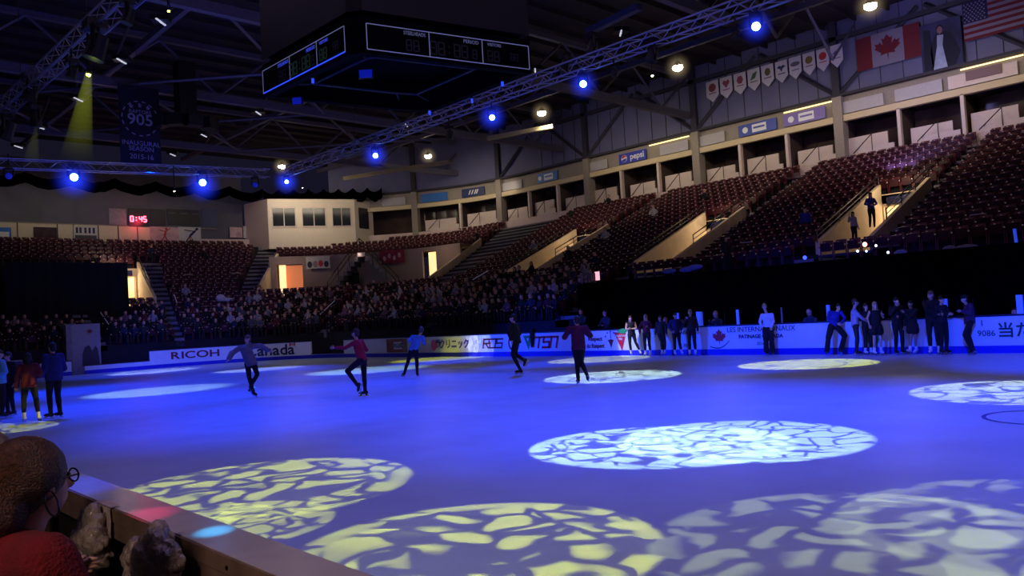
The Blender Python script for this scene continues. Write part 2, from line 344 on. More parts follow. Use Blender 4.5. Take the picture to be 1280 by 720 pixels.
# ---- seating terrace
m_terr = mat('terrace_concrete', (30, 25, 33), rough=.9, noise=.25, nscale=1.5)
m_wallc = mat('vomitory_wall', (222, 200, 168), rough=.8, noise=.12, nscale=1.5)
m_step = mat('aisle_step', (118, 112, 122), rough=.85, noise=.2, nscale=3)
ts = sorted(set([-8+2*i for i in range(26)]+[42.5+.5*i for i in range(21)]+[52.5]+[53.5+i for i in range(0, 13)]+[v for V in VOMS for v in V[:2]]+[a for A_ in AISLES for a in A_[:2]]))
def in_v(k, a, b_):
    f = (k+.5)/NR; t = (a+b_)/2; return any(v[0] < t < v[1] and v[2] < f < v[3] for v in VOMS)
mb = MB()
for k in range(NR):
    f0, f1 = k/NR, (k+1)/NR; z = Z0B+RISE*k/NR; zp_ = z-RISE/NR if k else -.06
    for a, b_ in zip(ts, ts[1:]):
        if in_v(k, a, b_): continue
        A0, B0, A1, B1 = bpt(f0, a), bpt(f0, b_-1e-6), bpt(f1, a), bpt(f1, b_-1e-6)
        zz = zp_ if not (k and in_v(k-1, a, b_)) else z-.42
        mb.add([(*A0, z), (*B0, z), (*B1, z), (*A1, z), (*A0, zz), (*B0, zz)], [(0, 1, 2, 3), (4, 5, 1, 0)])
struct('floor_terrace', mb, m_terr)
for ai, (a, b_, f0, f1) in enumerate(AISLES):
    mb = MB(); k0 = int(round(f0*NR)); k1 = int(round(f1*NR))
    for k in range(k0, k1):
        fa, fm, fb = k/NR, (k+.5)/NR, (k+1)/NR; z = Z0B+RISE*k/NR; h = RISE/NR
        n = 1 if b_ <= 42.5 or a > 53.5 else 2
        for j in range(n):
            ta = a+(b_-a)*j/n; tb = a+(b_-a)*(j+1)/n-1e-6
            if invom((k+.5)/NR, (ta+tb)/2): continue
            P = [bpt(fa, ta), bpt(fa, tb), bpt(fm, tb), bpt(fm, ta)]; mb.add([(*p, z+.015) for p in P]+[(*p, z-h+.02) for p in P[:2]], [(0, 1, 2, 3), (0, 4, 5, 1)])
            P = [bpt(fm, ta), bpt(fm, tb), bpt(fb, tb), bpt(fb, ta)]; mb.add([(*p, z+h/2) for p in P]+[(*p, z+.0) for p in P[:2]], [(0, 1, 2, 3), (0, 4, 5, 1)])
    if mb.v: struct('floor_aisle_stairs', mb, m_step)
# vomitories
m_glow = mat('lit_corridor', (255, 225, 170), rough=.8, emit=(255, 214, 150), es=1.3)  # corridor light is put into the end wall as emission
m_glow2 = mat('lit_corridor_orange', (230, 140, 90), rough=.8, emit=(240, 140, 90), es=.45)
m_sign = mat('section_sign_blue', (24, 30, 80), rough=.5)
m_rail = mat('steel_rail', (120, 112, 110), rough=.4, metal=.6)
m_railb = mat('dark_rail', (34, 30, 34), rough=.4, metal=.3)
for vi, (a, b_, f0, f1) in enumerate(VOMS):
    if vi == 3: continue
    if vi == 4: vi = 5
    k0 = math.ceil(f0*NR-.5); k1 = math.floor(f1*NR-.5)+1
    fa, fb = k0/NR, k1/NR; zf = Z0B+RISE*k0/NR-.05; zt = Z0B+RISE*k1/NR
    nm = ['floor_vomitory_walls'][0]
    mb = MB()
    for t, sgn in ((a, -1), (b_-1e-6, 1)):
        for k in range(k0, k1):
            p, q = Vector((*bpt(k/NR, t), 0)), Vector((*bpt((k+1)/NR, t), 0)); d = (q-p).normalized(); n_ = Vector((-d.y, d.x, 0)) if True else None
            th = .09
            za = Z0B+RISE*k/NR+.55; zb = Z0B+RISE*(k+1)/NR+.55
            vs = [p-n_*th, q-n_*th, q+n_*th, p+n_*th]
            mb.add([(v.x, v.y, zf) for v in vs]+[(vs[0].x, vs[0].y, za), (vs[1].x, vs[1].y, zb), (vs[2].x, vs[2].y, zb), (vs[3].x, vs[3].y, za)], [(3, 2, 1, 0), (4, 5, 6, 7), (0, 1, 5, 4), (1, 2, 6, 5), (2, 3, 7, 6), (3, 0, 4, 7)])
    struct('wall_vomitory', mb, m_wallc)
    mb = MB(); P = [bpt(fa, a), bpt(fa, b_-1e-6), bpt(fb+.06, b_-1e-6), bpt(fb+.06, a)]; mb.prism(P, zf-.1, zf); struct('floor_vomitory', mb, m_conc)
    # back wall with door opening
    A = Vector((*bpt(fb, a), 0)); B = Vector((*bpt(fb, b_-1e-6), 0)); d = (B-A).normalized(); L = (B-A).length; n_ = Vector((*bn(fb, (a+b_)/2), 0))
    dw = L*.86; c0 = L*.07 
     
    
    mb = MB()
    def pan(u0, u1, z0, z1, o0=0, o1=.15):
        q = [A+d*u0+n_*o0, A+d*u1+n_*o0, A+d*u1+n_*o1, A+d*u0+n_*o1]; mb.add([(v.x, v.y, z0) for v in q]+[(v.x, v.y, z1) for v in q], [(3, 2, 1, 0), (4, 5, 6, 7), (0, 1, 5, 4), (1, 2, 6, 5), (2, 3, 7, 6), (3, 0, 4, 7)])
    zd = zt-.55 if vi != 4 else zt-.45
    pan(0, c0, zf, zt+.05); pan(c0+dw, L, zf, zt+.05); pan(c0, c0+dw, zd, zt+.05)
    pan(c0, c0+.05, zf, zd, .15, 1.6); pan(c0+dw-.05, c0+dw, zf, zd, .15, 1.6); pan(c0, c0+dw, zd, zd+.05, .15, 1.6)
    struct('wall_vomitory_back', mb, m_wallc)
    mb = MB(); pan(c0, c0+dw, zf, zd, 1.6, 1.65); struct('wall_corridor_glow', mb, m_glow2 if vi == 4 else m_glow)
    mb = MB(); pan(L*.15, L*.85, zt-.5, zt-.1, -.08, -.02); o = mb.build('section_sign', m_sign)
    tag(o, ['dark blue section sign over the doorway behind the standing blue topped woman', 'dark blue section sign over the second lit stand entrance from the right', 'dark blue section sign over the middle stand entrance', 'dark blue section sign above the bright doorway left of centre', 'dark blue section sign above the orange lit doorway under the press box', 'dark blue section sign above the bright doorway beside the navy curtain'][vi], 'sign')
    pc = (A+B)/2-n_*1.0+Vector((0, 0, zd-.1))
    pin = A+d*(c0+dw/2)+n_*.9
    lamp('POINT', 'corridor_light', (pin.x, pin.y, zd-.35), (pin.x, pin.y, 0), (1, .78, .5) if vi != 4 else (1, .5, .25), [110, 100, 80, 130, 60, 200][vi], shadow_soft_size=.15)
    lamp('POINT', 'vomitory_fill', (pc.x, pc.y, zt+.7), (pc.x, pc.y, 0), (1, .8, .56), [70, 60, 40, 60, 45, 80][vi], shadow_soft_size=.15)  # unseen lamp added over the opening to brighten its walls
    # stair railing on both parapets
    rl = thing('stair_railing', ['steel tube railing on the entrance wall beside the standing blue topped woman', 'steel tube railing on the second stand entrance from the right', 'steel tube railing on the middle stand entrance', 'steel tube railing by the bright doorway left of centre', 'steel tube railing by the orange lit doorway', 'steel tube railing by the bright end doorway'][vi], 'railing', (A.x, A.y, zf))
    for t, nm2 in ((a, 'rail'), (b_-1e-6, 'rail')):
        p = Vector((*bpt(fa, t), Z0B+RISE*fa+.55)); q = Vector((*bpt(fb, t), Z0B+RISE*fb+.55)); mb = MB()
        if t == a:
            p = p.lerp(q, .25)
        mb.tube(p+Vector((0, 0, .45)), q+Vector((0, 0, .45)), .03, n=6); mb.tube(p+Vector((0, 0, .22)), q+Vector((0, 0, .22)), .02, n=6); mb.build('rail', m_railb, rl)
        for j in range(4): w = p.lerp(q, j/3); mb = MB(); mb.tube(w-Vector((0, 0, .05)), w+Vector((0, 0, .46)), .025); mb.build('post', m_railb, rl)

# corner landing with two doors and the crossing stairs
a, b_, f0, f1 = VOMS[3]; k0 = math.ceil(f0*NR-.5); k1 = math.floor(f1*NR-.5)+1; zf = Z0B+RISE*k0/NR-.05; zt = Z0B+RISE*k1/NR; fw = .60
def tpx(px, f):
    return min((abs((lambda p: 640+F*(p-EYE).dot(RR)/(p-EYE).dot(FW))(Vector((*bpt(f, t/50), 6)))-px), t/50) for t in range(2120, 2500))[1]
tO = sorted((tpx(346, fw), tpx(379, fw))); tW = sorted((tpx(529, fw), tpx(546, fw)))
def lw(mb, t0, t1, z0, z1, fa=fw, th=.012):
    n = max(1, int((t1-t0)/.25))
    for i in range(n):
        u, v = t0+(t1-t0)*i/n, t0+(t1-t0)*(i+1)/n; P = [bpt(fa, u), bpt(fa, v), bpt(fa+th, v), bpt(fa+th, u)]
        mb.add([(*p, z0) for p in P]+[(*p, z1) for p in P], [(3, 2, 1, 0), (4, 5, 6, 7), (0, 1, 5, 4), (1, 2, 6, 5), (2, 3, 7, 6), (3, 0, 4, 7)])
mb = MB(); lw(mb, a, tW[0], zf, zt); lw(mb, tW[1], tO[0], zf, zt); lw(mb, tO[1], b_, zf, zt); zo = zt-.65; lw(mb, tW[0], tW[1], zt-.3, zt); lw(mb, tO[0], tO[1], zo, zt)
lw(mb, a, b_, zt-.06, zt, fw, k1/NR-fw)
struct('wall_corner_landing', mb, mat('landing_wall', (150, 132, 124), rough=.8, noise=.1))
mb = MB(); lw(mb, a, b_, zf-.1, zf, f0, fw+.1-f0); struct('floor_corner_landing', mb, m_conc)
mb = MB(); lw(mb, tW[0], tW[1], zf, zt-.3, fw+.06, .005); struct('wall_corridor_glow', mb, m_glow)
mb = MB(); lw(mb, tO[0], tO[1], zf, zo, fw+.06, .005); struct('wall_corridor_glow', mb, m_glow2)
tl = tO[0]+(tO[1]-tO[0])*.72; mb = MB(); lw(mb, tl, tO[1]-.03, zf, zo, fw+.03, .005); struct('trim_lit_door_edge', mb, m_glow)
for t in (a, b_):
    mb = MB()
    for k in range(k0, k1):
        p, q = Vector((*bpt(k/NR, t), 0)), Vector((*bpt((k+1)/NR, t), 0)); d = (q-p).normalized(); n_ = Vector((-d.y, d.x, 0)); za = Z0B+RISE*k/NR+.55; zb = za+RISE/NR; th = .09
        vs = [p-n_*th, q-n_*th, q+n_*th, p+n_*th]
        mb.add([(v.x, v.y, zf) for v in vs]+[(vs[0].x, vs[0].y, za), (vs[1].x, vs[1].y, zb), (vs[2].x, vs[2].y, zb), (vs[3].x, vs[3].y, za)], [(3, 2, 1, 0), (4, 5, 6, 7), (0, 1, 5, 4), (1, 2, 6, 5), (2, 3, 7, 6), (3, 0, 4, 7)])
    struct('wall_landing_side', mb, m_wallc)
for px in (362, 538, 450):
    t = tpx(px, fw-.1); p = bpt(fw-.1, t); lamp('POINT', 'landing_light', (p[0], p[1], zt-.3), (p[0], p[1], 0), (1, .74, .5), 45 if px != 450 else 26, shadow_soft_size=.2)
tC = tpx(458, fw-.05)
for sg, px1, lb in ((1, 408, 'concrete stair flight going down left from the corner landing with tube railing'), (-1, 496, 'concrete stair flight going down right from the corner landing with tube railing')):
    t1 = tpx(px1, fw-.12); r = thing('crossing_stairs', lb, 'stairs', (*bpt(fw-.06, tC), zf)); n = 9; mb = MB()
    for i in range(n):
        u, v = tC+(t1-tC)*i/n, tC+(t1-tC)*(i+1)/n; P = [bpt(fw-.10, u), bpt(fw-.10, v), bpt(fw-.02, v), bpt(fw-.02, u)]; zz = zt-(zt-zf)*(i+.4)/n*.95
        mb.add([(*p, zz-.35) for p in P]+[(*p, zz) for p in P], [(3, 2, 1, 0), (4, 5, 6, 7), (0, 1, 5, 4), (1, 2, 6, 5), (2, 3, 7, 6), (3, 0, 4, 7)])
    mb.build('flight', m_step, r)
    for h_ in (.5, .95):
        mb = MB(); p = Vector((*bpt(fw-.11, tC), zt+h_)); q = Vector((*bpt(fw-.11, t1), zf+.1+h_)); mb.tube(p, q, .035, n=5); mb.build('rail', m_railb, r)
    for i in range(4): w = p.lerp(q, i/3); mb = MB(); mb.tube(w, w-Vector((0, 0, 1.1)), .035, n=5); mb.build('post', m_railb, r)

# ---- suite level
m_sill = mat('suite_sill', (214, 190, 186), rough=.7, noise=.08, nscale=1)
m_head = mat('suite_header', (206, 188, 150), rough=.7)
m_col = mat('suite_column', (150, 140, 128), rough=.75, noise=.1)
m_clad = mat('upper_cladding', (92, 92, 128), rough=.6, noise=.15, nscale=.6)
m_cold = mat('upper_column', (46, 44, 58), rough=.7)
m_suite_in = mat('suite_interior', (92, 72, 66), rough=.9, noise=.4, nscale=.8)
m_bal = mat('balcony_front', (216, 198, 188), rough=.6, noise=.06)
m_glass = mat('suite_glass', (70, 54, 52), rough=.12, spec=.5, noise=.5, nscale=.8)
m_panel = mat('blank_sign_panel', (176, 172, 176), rough=.6, noise=.06)
def wall_strip(s0, s1, o0, o1, z0, z1, mb, step=1.0):
    n = max(1, int((s1-s0)/step)) if s1 > 48 else 1
    for i in range(n):
        a = s0+(s1-s0)*i/n; c = s0+(s1-s0)*(i+1)/n; P = [wpt(a, o0), wpt(c, o0), wpt(c, o1), wpt(a, o1)]
        mb.add([(p.x, p.y, z0) for p in P]+[(p.x, p.y, z1) for p in P], [(3, 2, 1, 0), (4, 5, 6, 7), (0, 1, 5, 4), (1, 2, 6, 5), (2, 3, 7, 6), (3, 0, 4, 7)])
SE = 67.5
mb = MB(); wall_strip(-8, 48, 0, .25, 9.5, 10.15, mb); wall_strip(48, 82, 0, .25, 9.5, 10.15, mb); struct('wall_suite_sill', mb, m_sill)
mb = MB(); wall_strip(-8, 48, .25, 3.2, 9.95, 10.05, mb); wall_strip(48, SE, .25, 3.2, 9.95, 10.05, mb); struct('floor_suites', mb, m_conc)
mb = MB(); wall_strip(-8, 48, 3.2, 3.35, 10, 14, mb); wall_strip(48, SE, 3.2, 3.35, 10, 14, mb); struct('wall_suites_back', mb, m_suite_in)
mb = MB(); wall_strip(-8, 48, 0, .35, 12.35, 12.72, mb); wall_strip(48, SE, 0, .35, 12.35, 12.72, mb); struct('trim_suite_header', mb, m_head)
mb = MB(); wall_strip(-8, 48, .3, .45, 12.72, 13.9, mb); wall_strip(48, SE, .3, .45, 12.72, 13.9, mb); struct('wall_fascia', mb, m_col)
mb = MB(); wall_strip(-8, 48, -.15, .5, 13.85, 14.0, mb); wall_strip(48, SE, -.15, .5, 13.85, 14.0, mb); struct('trim_ledge', mb, m_cold)
mb = MB(); wall_strip(-8, 48, .2, .35, 14.0, 19, mb); wall_strip(48, SE, .2, .35, 14.0, 19, mb); struct('wall_upper', mb, m_clad)
thick = [.9, 10.8, 20.8, 30.8, 40.8, 50.8, 59.6]; thin = [4.2, 7.5, 14.1, 17.4, 24.2, 27.5, 34.1, 37.5, 44.1, 47.4, 55.1]
n_trim = 0
for s in thick:
    mb = MB(); wall_strip(s-.28, s+.28, -.12, .6, 9.5, 14, mb); struct('trim_column', mb, m_col)
    mb = MB(); wall_strip(s-.22, s+.22, -.1, .3, 14, 18.5, mb); struct('trim_upper_column', mb, m_cold)
for s in thin: mb = MB(); wall_strip(s-.09, s+.09, .0, .3, 10.1, 12.4, mb); struct('trim_post', mb, m_bal)
# cladding seams and braces
mb = MB()
for i in range(40):
    s = 2+i*1.25
    if s < 47: wall_strip(s, s+.03, .16, .2, 14, 18.5, mb)
struct('trim_cladding_seams', mb, m_cold)
for s0 in thick[:-2]:
    for (sa, za, sb, zb) in ((s0+.2, 14.1, s0+4.8, 17.8), (s0+9.8, 14.1, s0+5.2, 17.8)):
        p = wpt(sa, .05); q = wpt(min(sb, 58), .05); mb = MB(); mb.tube((p.x, p.y, za), (q.x, q.y, zb), .13, n=4); struct('trim_brace', mb, m_cold)
mb = MB(); wall_strip(-8, 48, -.1, .2, 17.2, 17.45, mb); struct('trim_upper_beam', mb, m_cold)
# bays: glass, partition, balcony front, fascia sign
edges = sorted(thick+thin); bn_ = 0
sideword = ['first', 'second', 'third', 'fourth', 'fifth', 'sixth', 'seventh', 'eighth', 'ninth', 'tenth', 'eleventh', 'twelfth', 'thirteenth', 'fourteenth', 'fifteenth', 'sixteenth', 'seventeenth']
signs = {34.1: ('pepsi', 'blue'), 20.9: None}
bays = [(a, c) for a, c in zip(edges, edges[1:]) if a > 9]
for i, (a, c) in enumerate(bays):
    w = c-a
    mb = MB(); wall_strip(a+.25, c-.2, 1.9, 1.95, 10.1, 12.4, mb); o = mb.build('window_%d' % (i+1), m_glass); o['kind'] = 'structure'
    # partition
    mb = MB(); wall_strip(a-.06, a+.06, .3, 3.2, 10.05, 12.5, mb); struct('wall_suite_partition', mb, m_suite_in)
    alt = i % 2
    z1 = 11.35 if not alt else 11.2
    lb = '%s balcony front of the suites counted from right' % sideword[min(i, 16)]
    st = thing('suite_balcony', 'pale stepped ' + lb, 'balcony', wpt(a+w/2))
    u0, u1 = (a+.35, a+w*.78) if not alt else (a+.2, a+w*.72)
    mb = MB(); wall_strip(u0+.5, u1+.5 if u1+.5 < c else c-.1, .5, .6, 10.25, z1, mb); mb.build('front_panel', m_bal, st)
    mb = MB(); wall_strip(u0, u1-.2, .02, .12, 10.1, 10.55, mb); mb.build('lower_panel', m_bal, st)
    mb = MB(); p = wpt(u0+.1, .1); q = wpt(u0+.1, 1.0); 
    p2 = wpt(u1, -.05); q2 = wpt(u1-1.1, -.02); mb = MB(); mb.tube((q2.x, q2.y, 11.25), (p2.x, p2.y, 10.3), .03, n=5); mb.tube((q2.x, q2.y, 11.25), (q2.x, q2.y, 10.3), .025, n=5); mb.build('handrail', m_railb, st)
# fascia signs
def fsign(px, w, name, label, m, extra=None, z=13.2, h=.75, o=.18):
    best = min((abs((lambda p: 640+F*(p-EYE).dot(RR)/(p-EYE).dot(FW))(wpt(s, .2))-px), s) for s in [x*.1 for x in range(100, 680)])
    s = best[1]; p = wpt(s, o); p.z = z; d = (wpt(s-.05)-wpt(s+.05)).normalized(); Fm = frame(p, d); r = tag(thing(name, label, 'sign', p), None)
    flatpoly([(-w/2, -h/2), (w/2, -h/2), (w/2, h/2), (-w/2, h/2)], Fm, m, 'panel', r, th=.06)
    if extra: extra(r, Fm @ Matrix.Translation((0, 0, .065)))
    return r
m_pep = mat('sign_royal_blue', (30, 40, 140), rough=.5, emit=(20, 34, 130), es=.25); m_lblue = mat('sign_sky_blue', (40, 110, 190), rough=.5); m_pur = mat('sign_purple', (120, 100, 180), rough=.5); m_mblue = mat('sign_mid_blue', (60, 80, 170), rough=.5)
m_signb = mat('sign_dark_blue', (36, 48, 96), rough=.5); m_mar = mat('sign_mauve', (120, 92, 96), rough=.6)
def ex_pep(r, Fm):
    text('pepsi', .62, Fm @ T(.45, .03), m_white, parent=r, off=.012); flatpoly(circle(-.75, 0, .27), Fm, m_white, 'globe', r)
    flatpoly([(-1.0, .05), (-.9, .2), (-.75, .27), (-.6, .2), (-.52, .1), (-.7, .1), (-.85, .02)], Fm @ Matrix.Translation((0, 0, .01)), m_red, 'red_wave', r); flatpoly([(-.98, -.1), (-.85, -.06), (-.7, -.02), (-.5, -.04), (-.6, -.2), (-.75, -.27), (-.9, -.22)], Fm @ Matrix.Translation((0, 0, .01)), m_pep, 'blue_wave', r)
def ex_bar(c, word):
    def f(r, Fm):
        flatpoly([(-.35, -.25), (.65, -.25), (.65, .25), (-.35, .25)], Fm, m_white, 'white_block', r); flatpoly([(-.25, -.03), (.55, -.03), (.55, .09), (-.25, .09)], Fm @ Matrix.Translation((0, 0, .01)), c, 'bar', r, .008)
        flatpoly(circle(-.85, 0, .2), Fm, m_white, 'disc', r)
    return f
fsign(805, 2.5, 'suite_sign', 'royal blue pepsi sign with round logo above the suites', m_pep, ex_pep)
fsign(964, 2.7, 'suite_sign', 'blue and white sign above suites left of the thick column under the pennants', m_mblue, ex_bar(m_mblue, 'SPORTS'))
fsign(1024, 2.7, 'suite_sign', 'pale purple sign above suites just left of the column under the maple leaf flag', m_pur, ex_bar(m_pur, 'CENTRE'))
fsign(1255, 1.7, 'suite_sign', 'small mauve sign on white fascia above suites at far right', m_mar, None, 13.3, .5, .1)
fsign(697, 2.3, 'suite_sign', 'sky blue sign above the suites in middle distance', m_lblue, ex_bar(m_lblue, 'BANK'))
fsign(602, 2.4, 'suite_sign', 'dark blue sign with white scrawl above suites in the curve', m_signb, lambda r, Fm: [flatpoly([(x, -.18), (x+.12, -.18), (x+.3, .2), (x+.18, .2)], Fm, m_white, 'scrawl', r) for x in (-.5, -.2, .1, .3)])
fsign(553, 2.6, 'suite_sign', 'plain mid blue sign above suites nearest the press box', m_lblue)
for px, w, lb in ((858, 2.4, 'blank pale fascia panel right of the pepsi sign'), (905, 2.2, 'blank pale fascia panel left of the blue and white sign'), (1098, 2.6, 'blank pale fascia panel below the maple leaf flag'), (1170, 2.5, 'blank pale fascia panel below the robed figure banner'), (1252, 3.3, 'blank white fascia panel carrying the small mauve sign'), (652, 2.3, 'blank grey fascia panel in the curve left of the sky blue sign'), (760, 2.2, 'blank pale fascia panel left of the pepsi sign'), (502, 2.2, 'blank grey fascia panel beside the press box')):
    fsign(px, w, 'fascia_panel', lb, m_panel if px != 1252 else m_bal, None, 13.15, .7)
# bright strip lights under the upper ledge
m_strip = mat('strip_light', (255, 235, 190), emit=(255, 226, 160), es=1.6)
for px, w, lb in ((1030, 3.2, 'glowing strip lamp under ledge left of the thick column below the pennants'), (852, 3.4, 'glowing strip lamp under the ledge right of the pepsi sign'), (1272, 3.4, 'glowing strip lamp under the ledge at far right')):
    r = fsign(px, w, 'strip_lamp', lb, m_strip, None, 13.72, .07); r['category'] = 'lamp'

# ---- press box
m_press = mat('press_box_cream', (226, 212, 192), rough=.7, noise=.05)
A, B, C_, D_ = Vector((32.1, 64.5, 0)), Vector((39.2, 61.9, 0)), Vector((41.6, 62.6, 0)), Vector((31.6, 68, 0))
mb = MB(); mb.prism([(A.x, A.y), (B.x, B.y), (C_.x, C_.y), (42, 67), (D_.x, D_.y)], 9.0, 13.35); struct('wall_press_box', mb, m_press)
dd = (B-A).normalized(); nn = Vector((dd.y, -dd.x, 0))
for i, (u0, u1) in enumerate(((.045, .315), (.38, .66), (.73, .955))):
    L = (B-A).length; c = A+dd*(L*(u0+u1)/2)+nn*.02; c.z = 11.75; Fm = frame(c, dd); w = L*(u1-u0)
    r = bpy.data.objects.new('window_%d' % (31+i), None); COL.objects.link(r); r.location = c; r['kind'] = 'structure'
    for k in (-1, 1):
        flatpoly([(-w*.23+k*w*.24, -.78), (w*.21+k*w*.24, -.78), (w*.21+k*w*.24, .78), (-w*.23+k*w*.24, .78)], Fm @ Matrix.Translation((0, 0, .04)), mat('press_glass', (30, 36, 42), rough=.15), 'pane', r)
    flatpoly([(-w/2, -.9), (w/2, -.9), (w/2, .9), (-w/2, .9)], Fm, m_bal, 'window_frame', r, .03)
d2 = (C_-B).normalized(); c = (B+C_)/2; c.z = 11.7; Fm = frame(c+Vector((d2.y, -d2.x, 0))*.02, d2); r = flatpoly([(-.75, -.95), (.6, -.95), (.6, .95), (-.75, .95)], Fm, mat('press_side_glass', (44, 44, 52), rough=.3), 'window_34'); r['kind'] = 'structure'

# ---- end wall
m_endg = mat('end_wall_grey', (92, 90, 102), rough=.8, noise=.15, nscale=.8); m_endp = mat('poster_band', (206, 196, 168), rough=.7, noise=.08)
mb = MB(); mb.bx((6, 68, 9.4), (31.4, 68.2, 16)); struct('wall_end', mb, m_endg)
mb = MB(); mb.bx((6, 67.9, 9.72), (26.5, 68, 11.0)); struct('trim_poster_band', mb, m_endp)
mb = MB(); mb.bx((6, 67.85, 11.0), (29, 68, 11.06)); mb.bx((6, 67.7, 9.5), (30, 68, 9.72)); struct('trim_band_rails', mb, m_col)
mb = MB()
for px in (22, 72, 92, 123, 148, 172): 
    p = on_y(px, 293, 67.9); mb.bx((p.x-.03, 67.86, 9.72), (p.x+.03, 67.9, 11)) 
struct('trim_band_joints', mb, m_cold)
def eposter(x0, x1, y0, y1, name, label, m, Y=67.86, cat='poster', extra=None):
    a = on_y(x0, (y0+y1)/2, Y); c = on_y(x1, (y0+y1)/2, Y); t = on_y((x0+x1)/2, y0, Y).z; bt = on_y((x0+x1)/2, y1, Y).z
    ctr = Vector(((a.x+c.x)/2, Y, (t+bt)/2)); Fm = frame(ctr, (1, 0, 0)); w = c.x-a.x; h = t-bt; r = thing(name, label, cat, ctr)
    flatpoly([(-w/2, -h/2), (w/2, -h/2), (w/2, h/2), (-w/2, h/2)], Fm, m, 'panel', r, .03)
    if extra: extra(r, Fm @ Matrix.Translation((0, 0, .035)), w, h)
    return r
m_pinkp = mat('poster_pink', (196, 160, 160), rough=.7, noise=.3, nscale=2); m_maroonp = mat('poster_maroon', (60, 30, 40), rough=.7, noise=.7, nscale=3); m_figred = mat('fig_red', (160, 60, 66)); m_greyp = mat('poster_grey_white', (190, 188, 186), rough=.7, noise=.1)
def fig(m, s=1, lean=.3):
    def f(r, Fm, w, h):
        mb = MB(); mb.T = Fm
        for a, c, ra in (((0, -.1), (lean*.3, .25), .1), ((0, -.1), (-.25, -.5), .06), ((0, -.1), (.22, -.5), .06), ((lean*.3, .2), (-.35, .3), .045), ((lean*.3, .2), (.4, .42), .045)):
            a = Vector((a[0]*s, a[1]*h, 0)); c = Vector((c[0]*s, c[1]*h, 0)); mb.tube(a, c, ra, ra*.8, 5)
        mb.ell((lean*.4*s, .38*h, 0), (.11, .13, .03), nu=8, nv=6); mb.build('printed_figure', m, r)
    return f
eposter(-20, 14, 284, 302, 'wall_poster', 'blue poster with pale marks at left end of cream band', m_lblue, extra=lambda r, Fm, w, h: flatpoly([(.1, -.2), (w*.42, -.2), (w*.42, .2), (.1, .2)], Fm, m_white, 'mark', r))
eposter(42, 71, 284, 302, 'wall_poster', 'dark maroon photographic poster on the cream band', m_maroonp)
eposter(92, 122, 283, 302, 'wall_poster', 'white poster with black lettering and dark grid on band', m_greyp, extra=lambda r, Fm, w, h: ([flatpoly([(x, .05), (x+.16, .05), (x+.16, .5), (x, .5)], Fm, m_navy, 'stroke', r) for x in (-.7, -.45, -.1, .2, .5)], flatpoly([(-w*.45, -.55), (w*.45, -.55), (w*.45, -.1), (-w*.45, -.1)], Fm, mat('ink_grey', (70, 70, 74)), 'block', r)))
eposter(188, 223, 284, 302, 'wall_poster', 'pink poster with a red skating figure on band', m_pinkp, extra=fig(m_figred, 1.2))
eposter(223, 251, 284, 302, 'wall_poster', 'pale poster with a dark bending skater figure on band', m_greyp, extra=fig(m_navy, 1.3, 1.2))
eposter(287, 303, 284, 297, 'wall_poster', 'small reddish poster left of the last white one', m_pinkp)
eposter(304, 326, 283, 298, 'wall_poster', 'white poster with a pink swirl nearest the press box', m_greyp, extra=fig(mat('fig_pink', (200, 110, 130)), .9, .8))
m_dpan = mat('dark_panel', (26, 22, 34), rough=.5); m_ppan = mat('dim_white_panel', (130, 124, 136), rough=.6, noise=.2)
eposter(136, 158, 261, 281, 'scoreboard_panel', 'dim white panel left of the red clock', m_ppan, Y=67.96, cat='panel')
eposter(188, 207, 262, 282, 'scoreboard_panel', 'narrow dark panel right of the red clock', m_dpan, Y=67.96, cat='panel')
eposter(209, 250, 262, 282, 'scoreboard_panel', 'wide dark panel with faint lettering on end wall', m_dpan, Y=67.96, cat='panel', extra=lambda r, Fm, w, h: [flatpoly([(x, .3), (x+.6, .3), (x+.6, .38), (x, .38)], Fm, mat('faint_ink', (70, 80, 100)), 'faint_bar', r) for x in (-1.3, -.3, .7)])
eposter(252, 271, 262, 283, 'scoreboard_panel', 'dark blue panel at right of the end wall panels', m_signb, Y=67.96, cat='panel')
m_led = mat('led_red', (255, 60, 70), emit=(255, 70, 90), es=9)
def digits(s, h, Fm, m, parent, w=.5, th=.12, sp=.75):
    SEG = {'0': 'abcdef', '1': 'bc', '2': 'abged', '3': 'abgcd', '4': 'fgbc', '5': 'afgcd', '6': 'afgedc', '7': 'abc', '8': 'abcdefg', '9': 'abcdfg', ':': ':'}
    x = -(len(s)-1)*sp*h/2
    for ch in s:
        mb = MB(); mb.T = Fm
        for g_ in SEG[ch]:
            t = th*h; W = w*h; H_ = h/2
            P = {'a': (0, H_, W, t), 'd': (0, -H_, W, t), 'g': (0, 0, W, t), 'b': (W/2, H_/2, t, H_), 'c': (W/2, -H_/2, t, H_), 'f': (-W/2, H_/2, t, H_), 'e': (-W/2, -H_/2, t, H_)}
            if g_ == ':': mb.box((x, H_/2, 0), (t, t, .02)); mb.box((x, -H_/2, 0), (t, t, .02)); continue
            q = P[g_]; mb.box((x+q[0], q[1], 0), (q[2], q[3], .02))
        mb.build('digit', m, parent); x += sp*h
eposter(161, 186, 261, 283, 'wall_clock', 'dark clock box with glowing red digits on end wall', m_dpan, cat='clock', extra=lambda r, Fm, w, h: digits('0:45', .42, Fm @ T(-.05, -.12), m_led, r, sp=.8, th=.24))
lamp('POINT', 'clock_light', on_y(173, 277, 67.3), (14, 50, 8), (1, .05, .12), 40, shadow_soft_size=.3)

